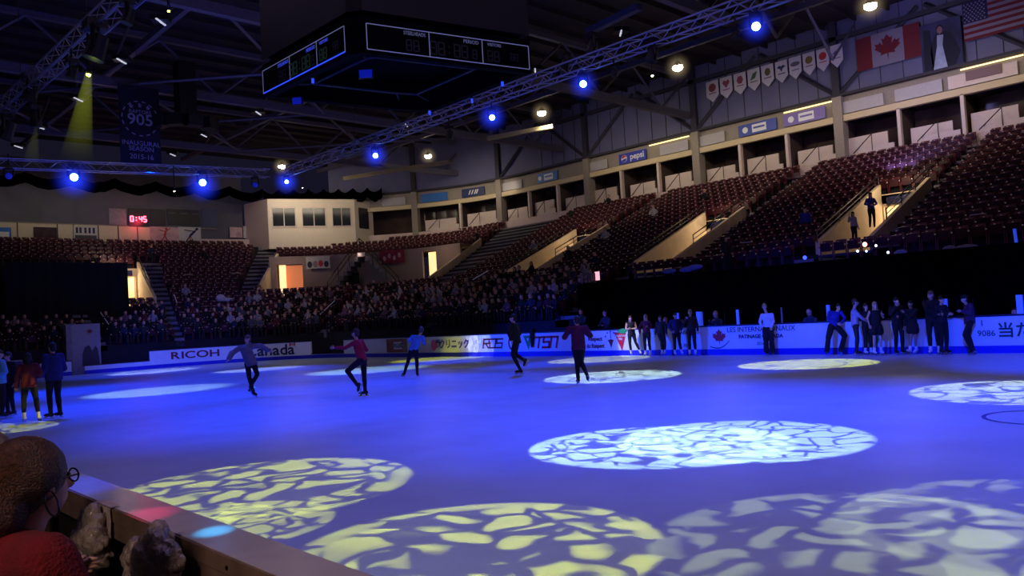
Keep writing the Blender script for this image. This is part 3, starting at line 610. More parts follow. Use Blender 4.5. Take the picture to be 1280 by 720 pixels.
# ---- roof
m_roof = mat('roof_deck', (44, 34, 38), rough=.85, noise=.3, nscale=.7); m_gird = mat('roof_steel', (88, 84, 100), rough=.6, noise=.2)
mb = MB(); mb.bx((-4, 6, 18.4), (60, 72, 18.6)); struct('ceiling', mb, m_roof)
mb = MB()
for i in range(34): mb.bx((-4, 8+i*1.9, 18.1), (60, 8.12+i*1.9, 18.4))
struct('ceiling_ribs', mb, m_roof)
for gi, Y in enumerate((19.5, 31.2, 43.2, 55.2)):
    mb = MB(); x1 = 47 if gi else 33
    mb.bx((-3, Y-.16, 14.85), (x1, Y+.16, 15.3)); mb.bx((-3, Y-.14, 17.7), (x1, Y+.14, 18.0)); n = 16
    for i in range(n):
        xa = -3+50*i/n; xb = -3+50*(i+1)/n; mb.tube((xa, Y, 15.2 if i % 2 else 17.8), (xb, Y, 17.8 if i % 2 else 15.2), .09, n=4)
    struct('ceiling_girder', mb, m_gird)
for X in (3.2, 14, 25.5, 38):
    mb = MB(); mb.bx((X-.12, 10, 16.3), (X+.12, 66, 16.6)); 
    for i in range(14):
        y0 = 10+4*i; mb.tube((X, y0, 16.4 if i % 2 else 18.1), (X, y0+4, 18.1 if i % 2 else 16.4), .06, n=4)
    struct('ceiling_beam', mb, m_gird)
# cross bracing rods in the roof plane
for (x0, y0, x1, y1) in ((14, 31.2, 25.5, 43.2), (25.5, 31.2, 14, 43.2), (14, 43.2, 25.5, 55.2), (25.5, 43.2, 14, 55.2), (3.2, 43.2, 14, 55.2), (14, 43.2, 3.2, 55.2), (25.5, 43.2, 38, 55.2), (38, 43.2, 25.5, 55.2)):
    mb = MB(); mb.tube((x0, y0, 15.1), (x1, y1, 15.1), .09, n=4); struct('ceiling_brace', mb, m_gird)
# catwalk beams lit by the house lamps
for i, ((xa, ya), (xb, yb)) in enumerate((((610, 173), (692, 158)), ((430, 223), (562, 202)), ((735, 40), (800, 8)))):
    p = on_z(xa, ya, 14.7); q = on_z(xb, yb, 14.7); 
    mb = MB(); d = (q-p).normalized(); L = (q-p).length; mb.box((p+q)/2, (L, .3, .28), rz=math.atan2(d.y, d.x)); o = mb.build('catwalk_beam', mat('catwalk_cream', (170, 158, 120), rough=.6) if i < 2 else m_gird)
    tag(o, ['pale catwalk beam under the house lamp right of centre', 'pale catwalk beam curving above the press box', 'grey catwalk beam behind the scoreboard near the top'][i], 'beam')
# scalloped black swag under the roof at the end
def swag(p0, p1, z, n, dz, label, hgt=.8):
    mb = MB(); p0 = Vector(p0); p1 = Vector(p1); N = n*8; vs = []
    for i in range(N+1):
        q = p0.lerp(p1, i/N); sag = dz*math.sin(math.pi*(i % 8)/8)+random.uniform(-.05, .05); vs += [(q.x, q.y-.1*math.sin(i), z-sag), (q.x, q.y, z-sag+hgt)]
    mb.add(vs, [(2*i, 2*i+2, 2*i+3, 2*i+1) for i in range(N)]); o = mb.build('ceiling_swag', m_drape, smooth=True); tag(o, label, 'curtain')
a = on_y(-30, 250, 66); c = on_y(330, 262, 66)
swag((a.x, 66, 0), (c.x, 66, 0), 13.7, 7, .45, 'black scalloped swag of cloth hanging across the end wall under the roof')
swag((c.x, 66, 0), (41.5, 60.8, 0), 13.5, 8, .4, 'black scalloped swag of cloth hanging over the press box', .9)
# ================================================================== LIGHTING RIG
m_alu = mat('truss_aluminium', (150, 146, 164), rough=.35, metal=.7)
ZT = 10.5
def truss(p0, p1, label, w=.42):
    p0 = Vector(p0); p1 = Vector(p1); d = (p1-p0); L = d.length; d.normalize(); nn = Vector((-d.y, d.x, 0)); r = thing('lighting_truss', label, 'truss', p0)
    cs = [nn*a*w/2+Vector((0, 0, b*w/2)) for a in (-1, 1) for b in (-1, 1)]
    for c in cs: mb = MB(); mb.tube(p0+c, p1+c, .03, n=6); mb.build('chord', m_alu, r)
    n = int(L/.5); mb = MB()
    for (a, b_) in ((0, 1), (2, 3), (0, 2), (1, 3)):
        for i in range(n):
            q0 = p0+d*(L*i/n); q1 = p0+d*(L*(i+1)/n); c0, c1 = (cs[a], cs[b_]) if i % 2 else (cs[b_], cs[a]); mb.tube(q0+c0, q1+c1, .014, n=4, caps=False)
    mb.build('lacing', m_alu, r)
    for i in range(1, int(L/9)+1): q = p0+d*(L*i/(int(L/9)+1)); mb = MB(); mb.tube(q+Vector((0, 0, w/2)), (q.x, q.y, 16.2), .012, n=4); mb.build('hanging_cable', m_railb, r)
    return r
truss((21, 3, ZT), (21, 40.3, ZT), 'silver box truss of blue lamps running along the far side above the ice')
LA = on_z(155, 0, ZT); LB = on_z(0, 140, ZT); ld = (LB-LA).normalized(); truss(LA-ld*11, LB+ld*4.0, 'silver box truss slanting across the top left corner')
truss(on_y(-25, 203.5, 40.6), on_y(335, 217, 40.6), 'silver box truss crossing the far end below the dark 905 banner')
m_lensb = mat('lens_blue', (120, 170, 255), emit=(90, 150, 255), es=26); m_lensw = mat('lens_warm_white', (255, 245, 220), emit=(255, 236, 200), es=30); m_lensy = mat('lens_yellow', (230, 255, 60), emit=(225, 255, 60), es=22)
m_lensd = mat('lens_dim_blue', (20, 30, 160), emit=(20, 40, 220), es=.3)
def haze(name, r, c, strength, M4, length=None, parent=None, gamma=2.0):
    m = bpy.data.materials.new(name); m.use_nodes = True; nt = m.node_tree; nt.nodes.clear(); out = nt.nodes.new('ShaderNodeOutputMaterial'); em = nt.nodes.new('ShaderNodeEmission'); em.inputs['Color'].default_value = (*c, 1)
    tc = nt.nodes.new('ShaderNodeTexCoord'); ln = nt.nodes.new('ShaderNodeVectorMath'); ln.operation = 'LENGTH'; mr = nt.nodes.new('ShaderNodeMapRange'); mr.inputs['From Min'].default_value = 1; mr.inputs['From Max'].default_value = 0; mr.inputs['To Max'].default_value = 1
    pw = nt.nodes.new('ShaderNodeMath'); pw.operation = 'POWER'; pw.inputs[1].default_value = gamma; mu = nt.nodes.new('ShaderNodeMath'); mu.operation = 'MULTIPLY'; mu.inputs[1].default_value = strength
    nt.links.new(tc.outputs['Object'], ln.inputs[0]); nt.links.new(ln.outputs['Value'], mr.inputs['Value']); nt.links.new(mr.outputs['Result'], pw.inputs[0]); nt.links.new(pw.outputs[0], mu.inputs[0]); nt.links.new(mu.outputs[0], em.inputs['Strength']); nt.links.new(em.outputs[0], out.inputs['Volume'])
    mb = MB()
    if length is None: mb.ell((0, 0, 0), (1, 1, 1), nu=14, nv=10); S = Matrix.Scale(r, 4)
    else: mb.tube((0, 0, 0), (0, 0, -1), .03, r/length, 14); S = Matrix.Scale(length, 4)
    o = bpy.data.objects.new('haze', mb.mesh('haze', m)); COL.objects.link(o); o.matrix_world = M4 @ S
    if parent:
        mw = M4 @ S; o.parent = parent; o.matrix_parent_inverse = parent_inv(parent); o.matrix_basis = mw
    return o
def mover(p, tgt, label, lens=None, size=.2, halo=None, up=1, cat='stage lamp', beam=None):
    p = Vector(p); d = (Vector(tgt)-p).normalized(); r = thing('moving_head', label, cat, p)
    mb = MB(); mb.box(p+Vector((0, 0, size*2.2*up)), (size*1.7, size*1.7, size*.8)); mb.build('base', m_black, r)
    zc = p.z+size*2.2*up
    if 6 < p.x < 22 and zc < 10.28 and p.z > 8: mb = MB(); mb.tube((p.x, p.y, zc), (p.x, p.y, 10.35), .03, n=5); mb.build('clamp', m_black, r)
    side = d.cross(UP).normalized(); mb = MB()
    for s in (-1, 1): mb.tube(p+side*s*size*1.05+Vector((0, 0, size*1.9*up)), p+side*s*size*1.05, size*.22, n=4)
    mb.tube(p-side*size*1.15+Vector((0, 0, size*1.9*up)), p+side*size*1.15+Vector((0, 0, size*1.9*up)), size*.22, n=4); mb.build('yoke', m_black, r)
    mb = MB(); mb.tube(p-d*size*1.3, p+d*size*.2, size*.75, size*.85, 12); mb.tube(p+d*size*.2, p+d*size*.9, size*.85, size*.95, 12); mb.build('head', m_black, r)
    if lens: mb = MB(); mb.ell(p+d*size*.9, (size*.8,)*3, nu=12, nv=8); mb.build('lens', lens, r, smooth=True)
    return r
BT = Vector((12, 14, 0))
blue_px = [((945, 33), 'brightest blue stage lamp on the long truss near top right'), ((729, 105), 'blue stage lamp on the long truss above the middle stand'), ((615, 146), 'blue stage lamp on the long truss right of the scoreboard corner'), ((469, 194), 'blue stage lamp on the long truss below the scoreboard'), ((358, 227), 'small blue stage lamp at far end of the long truss')]
EYEish = EYE
for i, ((x, y), lb) in enumerate(blue_px):
    p = on_x(x, y, 21); r = mover(p, (p*.55+EYE*.45) if i < 2 else p.lerp(Vector((8, 8, 0)), .5), lb, m_lensb, size=[.155, .15, .14, .15, .13][i]); haze('haze_blue', .62+.07*i, (.02, .045, 1), 3.0 if i else 3.6, Matrix.Translation(p), parent=r, gamma=3)
for i, ((x, y), lb) in enumerate((((92, 221), 'bright blue stage lamp on the far truss left of the dark banner'), ((253, 228), 'bright blue stage lamp on the far truss right of the dark banner'))):
    p = on_y(x, y, 40.5); r = mover(p, p.lerp(Vector((5, 5, 0)), .5), lb, m_lensb, size=.22); haze('haze_blue', 1.15, (.02, .045, 1), 2.4, Matrix.Translation(p+Vector((0, 0, -.15))), parent=r, gamma=3)
for (x, y), lb in (((11, 220), 'dim blue stage lamp at left end of the far truss'), ((319, 231), 'dim blue stage lamp at right end of the far truss')):
    p = on_y(x, y, 40.5); mover(p, p.lerp(EYE, .4), lb, m_lensd, size=.17)
# yellow / dark heads
def on_truss(x, y, X): return on_x(x, y, X)
p = on_x(111, 90, 6.6); r = mover(p, p+Vector((-.4, -.1, -2.4)), 'yellow stage lamp shining a hazy beam down from the left truss', m_lensy, size=.075)
mb_dir = Vector((-.33, .1, -2.2)).normalized(); q = mb_dir.to_track_quat('-Z', 'Y').to_matrix().to_4x4(); haze('haze_yellow', .45, (.75, .85, .08), .55, Matrix.Translation(p) @ q, 2.7, parent=r, gamma=2.0)
p = on_x(45, 152, 6.6); r = mover(p, p+Vector((.3, .1, -2.4)), 'black stage lamp with faint yellow beam low on the left truss', None, size=.2); haze('haze_yellow', .3, (.75, .85, .1), .12, Matrix.Translation(p-Vector((0, 0, .2))) @ q, 1.4, parent=r, gamma=1.3)
p = on_x(815, 93, 21); mover(p, p+Vector((-.3, -.6, -2.4)), 'small pale green stage lamp under the long truss', mat('lens_green', (220, 255, 140), emit=(225, 255, 150), es=16), size=.05)
for (x, y, X, sz, lb) in ((120, 62, 6.6, .3, 'large black stage lamp housing on left truss above the yellow beam'), (90, 92, 6.6, .16, 'small black stage lamp beside the yellow beam'), (160, 22, 6.6, .17, 'black stage lamp hanging under the left truss near its top'), (38, 118, 6.6, .26, 'black stage lamp housing low on the left truss'), (8, 165, 6.6, .3, 'black stage lamp at the left edge under truss'), (815, 70, 21, .21, 'black stage lamp housing hanging under the long truss near the pennants'), (740, 60, 21, .2, 'black stage lamp housing standing over the long truss'), (706, 84, 21, .2, 'boxy black stage lamp just above the long truss'), (768, 92, 21, .12, 'thin black stage lamp under the long truss'), (920, 45, 21, .12, 'slim black stage lamp under long truss left of the brightest blue lamp'), (562, 170, 21, .16, 'black stage lamp under the long truss between two blue ones')):
    p = on_x(x, y, X); mover(p, p+Vector((-.6, .3, -2.0)), lb, None, size=sz)
p = on_x(211, 12, 6.6); mover(p, p+Vector((-.2, -.2, -2)), 'tiny yellow lamp at top beside the left truss', m_lensy, size=.035)
p = on_y(218, 238, 40); mover(p, p+Vector((-.2, -.4, -2)), 'tiny warm lamp below the far truss under the banner', m_lensw, size=.04)
p = on_y(378, 234, 46); mover(p, p+Vector((-.2, -.4, -2)), 'tiny warm lamp beside the far corner of the rig', m_lensw, size=.04)
# house lamps
for i, ((x, y), lb) in enumerate((((1088, 7), 'white house lamp at top right above the maple leaf flag'), ((847, 84), 'white house lamp left of the pennants'), ((677, 141), 'white house lamp above the long catwalk beam'), ((535, 195), 'white house lamp above the curved catwalk beam'), ((352, 208), 'square white house lamp at the corner of the rig'))):
    p = on_z(x, y, 15.5); r = thing('house_lamp', lb, 'lamp', p)
    mb = MB(); mb.tube(p+Vector((.05, 0, .35)), p+Vector((0, 0, .0)), .12, .3, 14); mb.build('shade', m_black, r)
    mb = MB(); mb.ell(p-Vector((0, 0, .02)), (.3, .3, .2), nu=14, nv=8); mb.build('bulb', m_lensw, r, smooth=True)
    mb = MB(); mb.tube(p+Vector((0, 0, .3)), (p.x, p.y, 16.4), .02, n=5); mb.build('hanger', m_railb, r)
    haze('haze_warm', .95, (1, .75, .42), .8, Matrix.Translation(p), parent=r, gamma=3)
    tg = Vector((min(p.x+9, 47), p.y, 9.5)) if i < 4 else Vector((38, 66, 9))
    lamp('SPOT', 'house_lamp_light', p-Vector((0, 0, .35)), tg, (1, .86, .66), [520, 620, 560, 520, 420][i], spot_size=math.radians(125), spot_blend=.8, shadow_soft_size=.25)
# hanging speaker cluster and small floodlights among the roof
p = on_y(232, 130, 42); r = thing('speaker_cluster', 'dark hanging speaker cluster right of the 905 banner', 'speaker', p)
mb = MB(); mb.bx((p.x-.45, p.y-.4, p.z-.9), (p.x+.45, p.y+.4, p.z+2.2)); mb.build('column', m_black, r)
for k in range(5): a = math.radians(-80+40*k); mb = MB(); mb.box((p.x+1.3*math.sin(a), p.y-1.0*math.cos(a), p.z-1.1), (.75, .6, .6), rz=a); mb.build('speaker_box', m_black, r)
m_flood = mat('flood_glass', (190, 190, 200), rough=.3, emit=(190, 190, 205), es=.9)
for i, (x, y, z) in enumerate(((201, 28, 14.5), (152, 77, 14.5), (98, 125, 14.5), (216, 194, 14.6), (50, 160, 14.6), (23, 184, 14.6), (323, 142, 14.5), (776, 42, 14.5), (669, 89, 14.5), (255, 170, 14.5), (508, 157, 14.5), (95, 235, 14.6))):
    p = on_z(x, y, z); r = thing('roof_floodlight', ['twin strip floodlight near top of left truss', 'twin strip floodlight right of the big black stage lamp', 'twin strip floodlight behind the yellow beam', 'twin strip floodlight right of the 905 banner foot', 'twin strip floodlight near left edge above far truss', 'twin strip floodlight at the left edge above the far truss', 'twin strip floodlight beside left corner of the scoreboard', 'twin strip floodlight between scoreboard and top right truss', 'twin strip floodlight at right corner of the scoreboard', 'twin strip floodlight behind the dark speaker cluster', 'twin strip floodlight below the front edge of the scoreboard', 'twin strip floodlight under left part of the far truss'][i], 'floodlight', p)
    mb = MB(); mb.box(p+Vector((0, 0, .14)), (.7, .5, .2), rz=-.6); mb.build('housing', m_black, r)
    for k in (-1, 1): mb = MB(); mb.box(p+Vector((k*.12, k*.12, .02)), (.42, .07, .05), rz=.75); mb.build('tube', m_flood, r)
# ================================================================== SCOREBOARD
ZS = 9.4
corner_px = [((434.8, 66.5)), ((329.4, 120.1)), ((500, 137.2)), ((540, 139)), ((664.2, 89.8)), ((455.3, 63.9))]
cp = [on_z(x, y, ZS) for x, y in corner_px]
ctr = sum(cp, Vector())/6
sb = thing('hanging_scoreboard', 'large black four sided scoreboard hanging over the ice', 'scoreboard', ctr)
m_sb = mat('scoreboard_black', (3, 3, 4), rough=.85, spec=.1); m_sbl = mat('scoreboard_line', (190, 195, 215), rough=.5, emit=(120, 125, 160), es=.35); m_sblb = mat('scoreboard_line_blue', (70, 100, 255), emit=(50, 80, 255), es=.9)
m_dig = mat('scoreboard_digit', (40, 40, 42), rough=.5)
def ringwall(z0, z1, sc, name, m, th=.25):
    mb = MB(); P = [ctr+(q-ctr)*sc for q in cp]; Q = [ctr+(q-ctr)*(sc-.09) for q in cp]; n = 6
    mb.add([(p.x, p.y, z0) for p in P]+[(p.x, p.y, z1) for p in P]+[(p.x, p.y, z0) for p in Q]+[(p.x, p.y, z1) for p in Q], sum([[(i, (i+1) % n, n+(i+1) % n, n+i), (2*n+i, 3*n+i, 3*n+(i+1) % n, 2*n+(i+1) % n), (i, 2*n+i, 2*n+(i+1) % n, (i+1) % n), (n+i, n+(i+1) % n, 3*n+(i+1) % n, 3*n+i)] for i in range(n)], []))
    return mb.build(name, m, sb)
ringwall(ZS-.05, ZS+1.0, 1.0, 'score_band', m_sb)
ringwall(ZS+1.15, ZS+4.6, 1.0, 'video_screens', mat('video_screen_off', (9, 8, 10), rough=.5))
mb = MB(); mb.prism([((ctr+(q-ctr)*.93).x, (ctr+(q-ctr)*.93).y) for q in cp], ZS+1.0, ZS+1.15); mb.build('deck', m_sb, sb)
mb = MB()
for i in range(6): a = ctr+(cp[i]-ctr)*.6; b_ = ctr+(cp[(i+1) % 6]-ctr)*.6; a.z = b_.z = ZS+.25; mb.tube(a, b_, .04, n=5); a2 = ctr+(cp[i]-ctr)*.95; a2.z = ZS+.3; mb.tube(a, a2, .03, n=5)
mb.build('underframe', mat('sb_frame', (60, 58, 64), rough=.5), sb)
mb = MB(); mb.bx((ctr.x-.6, ctr.y-.6, ZS+1.1), (ctr.x+.6, ctr.y+.6, 14.8)); mb.build('hanger_column', m_sb, sb)
def sbface(a, b_, blue, name):   # a = left corner, b = right corner in reading order
    d = (b_-a).normalized(); L = (b_-a).length; c = (a+b_)/2; c.z = ZS+.42; n_ = d.cross(UP).normalized(); Fm = frame(c+n_*.03, d)
    r = bpy.data.objects.new('score_panel', None); COL.objects.link(r); adopt(r, sb)
    def pt(m, x, y, w, h): flatpoly([(x-w/2, y-h/2), (x+w/2, y-h/2), (x+w/2, y+h/2), (x-w/2, y+h/2)], Fm, m, 'border', r, .01)
    h = .72; w = L*.97; ml = m_sbl
    pt(ml, 0, h/2, w, .022); pt(m_sblb if blue else ml, 0, -h/2, w, .035 if blue else .022)
    for x in (-w/2, w/2, -w*.14, w*.19): pt(ml, x, 0, .022, h)
    m_t = mat('scoreboard_text', (150, 155, 180), emit=(110, 115, 150), es=.3) if not blue else mat('scoreboard_text_blue', (80, 100, 230), emit=(60, 80, 230), es=.5)
    text('STEELHEADS', .15, Fm @ T(-w*.225, h*.34), m_t, parent=r, sx=.8); text('PERIOD', .15, Fm @ T(w*.12, h*.33), m_t, parent=r); text('VISITORS', .13, Fm @ T(w*.27, h*.34), m_t, parent=r, sx=.9)
    md = mat('digit_green', (34, 46, 34), emit=(40, 70, 50), es=.12)
    digits('88', .3, Fm @ T(-w*.24, -.1), m_dig, r); digits('88:88', .36, Fm @ T(-w*.02, -.08), md if blue else m_dig, r, sp=.7); digits('8', .26, Fm @ T(w*.14, -.12), m_dig, r); digits('88', .3, Fm @ T(w*.26, -.1), md if blue else m_dig, r); digits('88', .2, Fm @ T(w*.4, -.05), m_dig, r)
sbface(cp[5], cp[4], False, 'r'); sbface(cp[1], cp[0], True, 'l')
for i, (x, y, w, lb) in enumerate(((371, 126, .28, 'blue lit floodlight lens below left corner of scoreboard'), (457, 92, .4, 'dim blue panel under the scoreboard'), (391, 101, .07, 'small bright blue lamp slit beneath the left scoreboard face'), (590, 126, .07, 'bright blue lamp slit below the right part of scoreboard'), (628, 105, .08, 'blue lamp glint near the right corner of scoreboard'), (537, 141, .08, 'blue lamp glint below the rear corner of the scoreboard'))):
    p = on_z(x, y, ZS-.15 if i != 1 else ZS+.4); r = thing('under_lamp', lb, 'lamp', p); mb = MB(); mb.box(p, (w, .05, .12+w*.3), rz=-.75); mb.build('lens', m_lensd if i < 2 else m_sblb, r); mb = MB(); mb.box(p+Vector((.06, .07, .03)), (w*1.2, .14, .2+w*.3), rz=-.75); mb.build('housing', m_black, r)
# ================================================================== BANNERS AND FLAGS
m_ban = mat('banner_navy', (14, 13, 38), rough=.8); m_bt = mat('banner_print', (120, 120, 168), rough=.7, emit=(90, 90, 140), es=.07)
a = on_y(147, 104, 42.6); c = on_y(198, 106, 42.6); zb = on_y(172, 205, 42.6).z; zt = a.z; w = c.x-a.x; cx = (a.x+c.x)/2
r = thing('hanging_banner', 'tall dark navy 905 inaugural season banner hanging under the roof', 'banner', (cx, 42.6, zb)); Fm = frame((cx, 42.6, (zb+zt)/2), (1, 0, 0))
mb = MB(); vs = []
for j in range(9):
    for i in range(7): vs.append((cx-w/2+w*i/6, 42.6+.04*math.sin(i*2+j), zb+(zt-zb)*j/8))
mb.add(vs, [(j*7+i, j*7+i+1, (j+1)*7+i+1, (j+1)*7+i) for j in range(8) for i in range(6)]); mb.build('cloth', m_ban, r, smooth=True)
F2 = Fm @ Matrix.Translation((0, 0, .08)); H_ = zt-zb
text('905', .82, F2 @ T(0, H_*.06), m_bt, parent=r, off=.006, sx=1.05); text('RAPTORS', .26, F2 @ T(0, H_*.165), m_bt, parent=r); text('INAUGURAL', .34, F2 @ T(0, -H_*.24), m_bt, parent=r, sx=1.0); text('SEASON', .34, F2 @ T(0, -H_*.31), m_bt, parent=r); text('2015-16', .36, F2 @ T(0, -H_*.41), m_bt, parent=r)
for k in range(30):
    if k % 2 == 0: a0 = 2*math.pi*k/30; a1 = 2*math.pi*(k+1)/30; R_ = .92; flatpoly([(R_*math.cos(a0), R_*math.sin(a0)+H_*.08), (R_*math.cos(a1), R_*math.sin(a1)+H_*.08), ((R_-.05)*math.cos(a1), (R_-.05)*math.sin(a1)+H_*.08), ((R_-.05)*math.cos(a0), (R_-.05)*math.sin(a0)+H_*.08)], F2, m_bt, 'ring_dash', r)
for k in (-1, 0, 1): flatpoly([(k*.42+.12*math.cos(math.radians(90+144*i)), H_*.25-abs(k)*.08+.12*math.sin(math.radians(90+144*i))) for i in range(5)][:5], F2, m_bt, 'star', r)
def wallrect(x0, x1, ytop, ybot, off=-.12):   # px columns at the far wall, heights at centre
    X = 47+off; a = on_x(x0, (ytop+ybot)/2, X); c = on_x(x1, (ytop+ybot)/2, X); xm = (x0+x1)/2; t = on_x(xm, ytop, X).z; b_ = on_x(xm, ybot, X).z
    return Vector((X, (a.y+c.y)/2, (t+b_)/2)), abs(a.y-c.y), t-b_
m_fr = mat('flag_red', (96, 14, 30), rough=.8); m_fw = mat('flag_white', (118, 110, 130), rough=.8); m_fb = mat('flag_blue', (18, 18, 70), rough=.8)
c, w, h = wallrect(1070, 1151, 38, 80); r = thing('wall_flag', 'red and white maple leaf flag on the upper wall', 'flag', c); Fm = frame(c, (0, -1, 0))
flatpoly([(-w/2, -h/2), (-w*.25, -h/2), (-w*.25, h/2), (-w/2, h/2)], Fm, m_fr, 'red_bar', r); flatpoly([(w*.25, -h/2), (w/2, -h/2), (w/2, h/2), (w*.25, h/2)], Fm, m_fr, 'red_bar', r); flatpoly([(-w*.25, -h/2), (w*.25, -h/2), (w*.25, h/2), (-w*.25, h/2)], Fm, m_fw, 'white_field', r); flatpoly(leaf(0, 0, h*.74), Fm @ Matrix.Translation((0, 0, .01)), m_fr, 'maple_leaf', r)
c, w, h = wallrect(1203, 1290, -8, 42); r = thing('wall_flag', 'striped American flag with blue starred canton at top right', 'flag', c); Fm = frame(c, (0, -1, 0))
for k in range(13): y = -h/2+h*k/13; flatpoly([(-w/2, y), (w/2, y), (w/2, y+h/13), (-w/2, y+h/13)], Fm, m_fr if k % 2 == 0 else m_fw, 'stripe', r)
flatpoly([(-w/2, -h*.05), (-w*.12, -h*.05), (-w*.12, h/2), (-w/2, h/2)], Fm @ Matrix.Translation((0, 0, .01)), m_fb, 'canton', r)
mb = MB(); mb.T = Fm
for j in range(9):
    for i in range(6 if j % 2 == 0 else 5): mb.box((-w*.47+(i+(.5 if j % 2 else 0))*w*.06, h*.0+j*h*.055, .02), (.07, .07, .01))
mb.build('star_pattern', m_fw, r)
c, w, h = wallrect(1151, 1203, 25, 88); r = thing('portrait_banner', 'dark blue banner with a standing figure in a white dress and dark robe', 'banner', c); Fm = frame(c, (0, -1, 0))
flatpoly([(-w/2, -h/2), (w/2, -h/2), (w/2, h/2), (-w/2, h/2)], Fm, mat('banner_blue_grey', (44, 46, 84), rough=.8, noise=.5, nscale=1), 'cloth', r)
F3 = Fm @ Matrix.Translation((0, 0, .01)); m_dress = mat('painted_dress', (150, 160, 190), rough=.8, noise=.2, nscale=3); m_robe = mat('painted_robe', (16, 16, 40), rough=.8); m_skinp = mat('painted_skin', (130, 90, 90), rough=.8)
flatpoly([(-.5, -h*.46), (.55, -h*.5), (.95, -h*.2), (.55, h*.2), (.2, h*.28), (-.2, h*.27), (-.45, h*.12), (-.55, -h*.1)], F3, m_robe, 'robe', r)
flatpoly([(-.42, -h*.47), (.3, -h*.47), (.12, h*.0), (.2, h*.2), (-.12, h*.22), (-.16, h*.0)], F3 @ Matrix.Translation((-.05, 0, .01)), m_dress, 'dress', r); flatpoly(circle(-.02, h*.31, .14, .2), F3 @ Matrix.Translation((0, 0, .012)), m_skinp, 'head', r); flatpoly(circle(-.02, h*.35, .19, .2), F3 @ Matrix.Translation((0, 0, .006)), m_robe, 'hair', r)
flatpoly([(-w*.45, -h*.5), (-w*.2, -h*.5), (-w*.25, h*.35), (-w*.42, h*.4)], F3, m_robe, 'drapery', r)
cols_ = [(120, 60, 60), (130, 60, 70), (130, 56, 80), (60, 90, 70), (90, 80, 40), (30, 40, 90), (90, 90, 110), (110, 90, 40), (160, 40, 50), (90, 100, 130)]
for i in range(10):
    x0 = 883+i*17.25; yt = 101-i*5.05; c, w, h = wallrect(x0, x0+15.5, yt, yt+27-i*.1+i*.35)
    r = thing('team_pennant', ['white team pennant with a dark red crest, leftmost in the row', 'white team pennant with red heart shaped crest, second from left', 'white team pennant with a magenta and blue crest, third from left', 'white team pennant with green swirl crest, fourth from left', 'white team pennant with gold and black crest, fifth from left', 'white team pennant with blue winged crest, sixth from left', 'white team pennant with grey wide crest, seventh from left', 'white team pennant with round gold crest, third from right', 'white team pennant with round bright red crest, second from right', 'white team pennant with pale blue slanted crest, rightmost in the row'][i], 'pennant', c); Fm = frame(c, (0, -1, 0))
    flatpoly([(-w/2, h/2), (-w/2, -h*.2), (0, -h/2), (w/2, -h*.2), (w/2, h/2)], Fm, mat('pennant_white', (186, 180, 198), rough=.8), 'cloth', r)
    mc = mat('crest_%d' % i, cols_[i], rough=.7); F3 = Fm @ Matrix.Translation((0, 0, .01)); s = w*.3; cy = h*.18
    shp = [circle(0, cy, s), [(0, cy-s), (s, cy+.3*s), (s*.6, cy+s), (0, cy+s*.6), (-s*.6, cy+s), (-s, cy+.3*s)], circle(0, cy, s*.9, s*1.05, 6), [(-s, cy-s), (s*.4, cy-s*.6), (s, cy+s), (-.2*s, cy+s*.6)], circle(0, cy, s*.8, s, 8), [(0, cy-s), (s*.4, cy-.2*s), (s*1.2, cy+.2*s), (s*.5, cy+.7*s), (0, cy+.4*s), (-s*.5, cy+.7*s), (-s*1.2, cy+.2*s), (-s*.4, cy-.2*s)], circle(0, cy, s*1.3, s*.6), circle(0, cy, s), circle(0, cy, s*1.05), [(-s*1.2, cy-s*.5), (s*.3, cy-.4*s), (s*1.2, cy+s*.7), (-.6*s, cy+s*.2)]][i]
    flatpoly(shp, F3, mc, 'crest', r); flatpoly([(-w*.3, -h*.1), (w*.3, -h*.1), (w*.3, -h*.06), (-w*.3, -h*.06)], F3, mc, 'name_bar', r)

p = on_y(173, 277, 67.2); o = haze('clock_glow', .62, (1, .02, .08), 2.2, Matrix.Translation(p), gamma=3); tag(o, 'red glow around the digits of the wall clock', 'glow'); # ================================================================== FIGURES
def remesh(mb, voxel, smooth=2, prims=None):
    me = mb.mesh('tmp', mat('tmpm', (128, 128, 128)))
    ob = bpy.data.objects.new('tmp', me); COL.objects.link(ob)
    m = ob.modifiers.new('r', 'REMESH'); m.mode = 'VOXEL'; m.voxel_size = voxel; m.use_smooth_shade = True
    if smooth: s = ob.modifiers.new('s', 'SMOOTH'); s.iterations = smooth; s.factor = .5
    bpy.context.view_layer.update()
    out = bpy.data.meshes.new_from_object(ob.evaluated_get(bpy.context.evaluated_depsgraph_get()))
    bpy.data.objects.remove(ob); bpy.data.meshes.remove(me); out.materials.clear(); return out
def link_mesh(me, name, mats, parent=None):
    for m in (mats if isinstance(mats, (list, tuple)) else [mats]): me.materials.append(m)
    me.name = name; o = bpy.data.objects.new(name, me); COL.objects.link(o)
    if parent: adopt(o, parent)
    return o
def cloth(name, rgb, n=.25, rough=.85): return mat('cloth_'+name, rgb, rough=rough, noise=n, nscale=9, bump=.25, bscale=14)
def skinm(name, rgb): return mat('skin_'+name, rgb, rough=.55, noise=.08, nscale=12)
SK = skinm('light', (214, 168, 144)); SK2 = skinm('tan', (176, 128, 100)); 
def hairm(name, rgb): return mat('hair_'+name, rgb, rough=.55, noise=.45, nscale=30, bump=.4, bscale=60)
HB = hairm('black', (20, 16, 16)); HBR = hairm('brown', (58, 36, 24)); HBL = hairm('blond', (176, 140, 90))
BOOTW = mat('boot_white', (222, 222, 230), rough=.4); BOOTB = mat('boot_black', (14, 13, 16), rough=.35); BLADE = mat('blade_steel', (190, 195, 205), rough=.2, metal=1); EYEM = mat('eye_dark', (20, 16, 16), rough=.2)
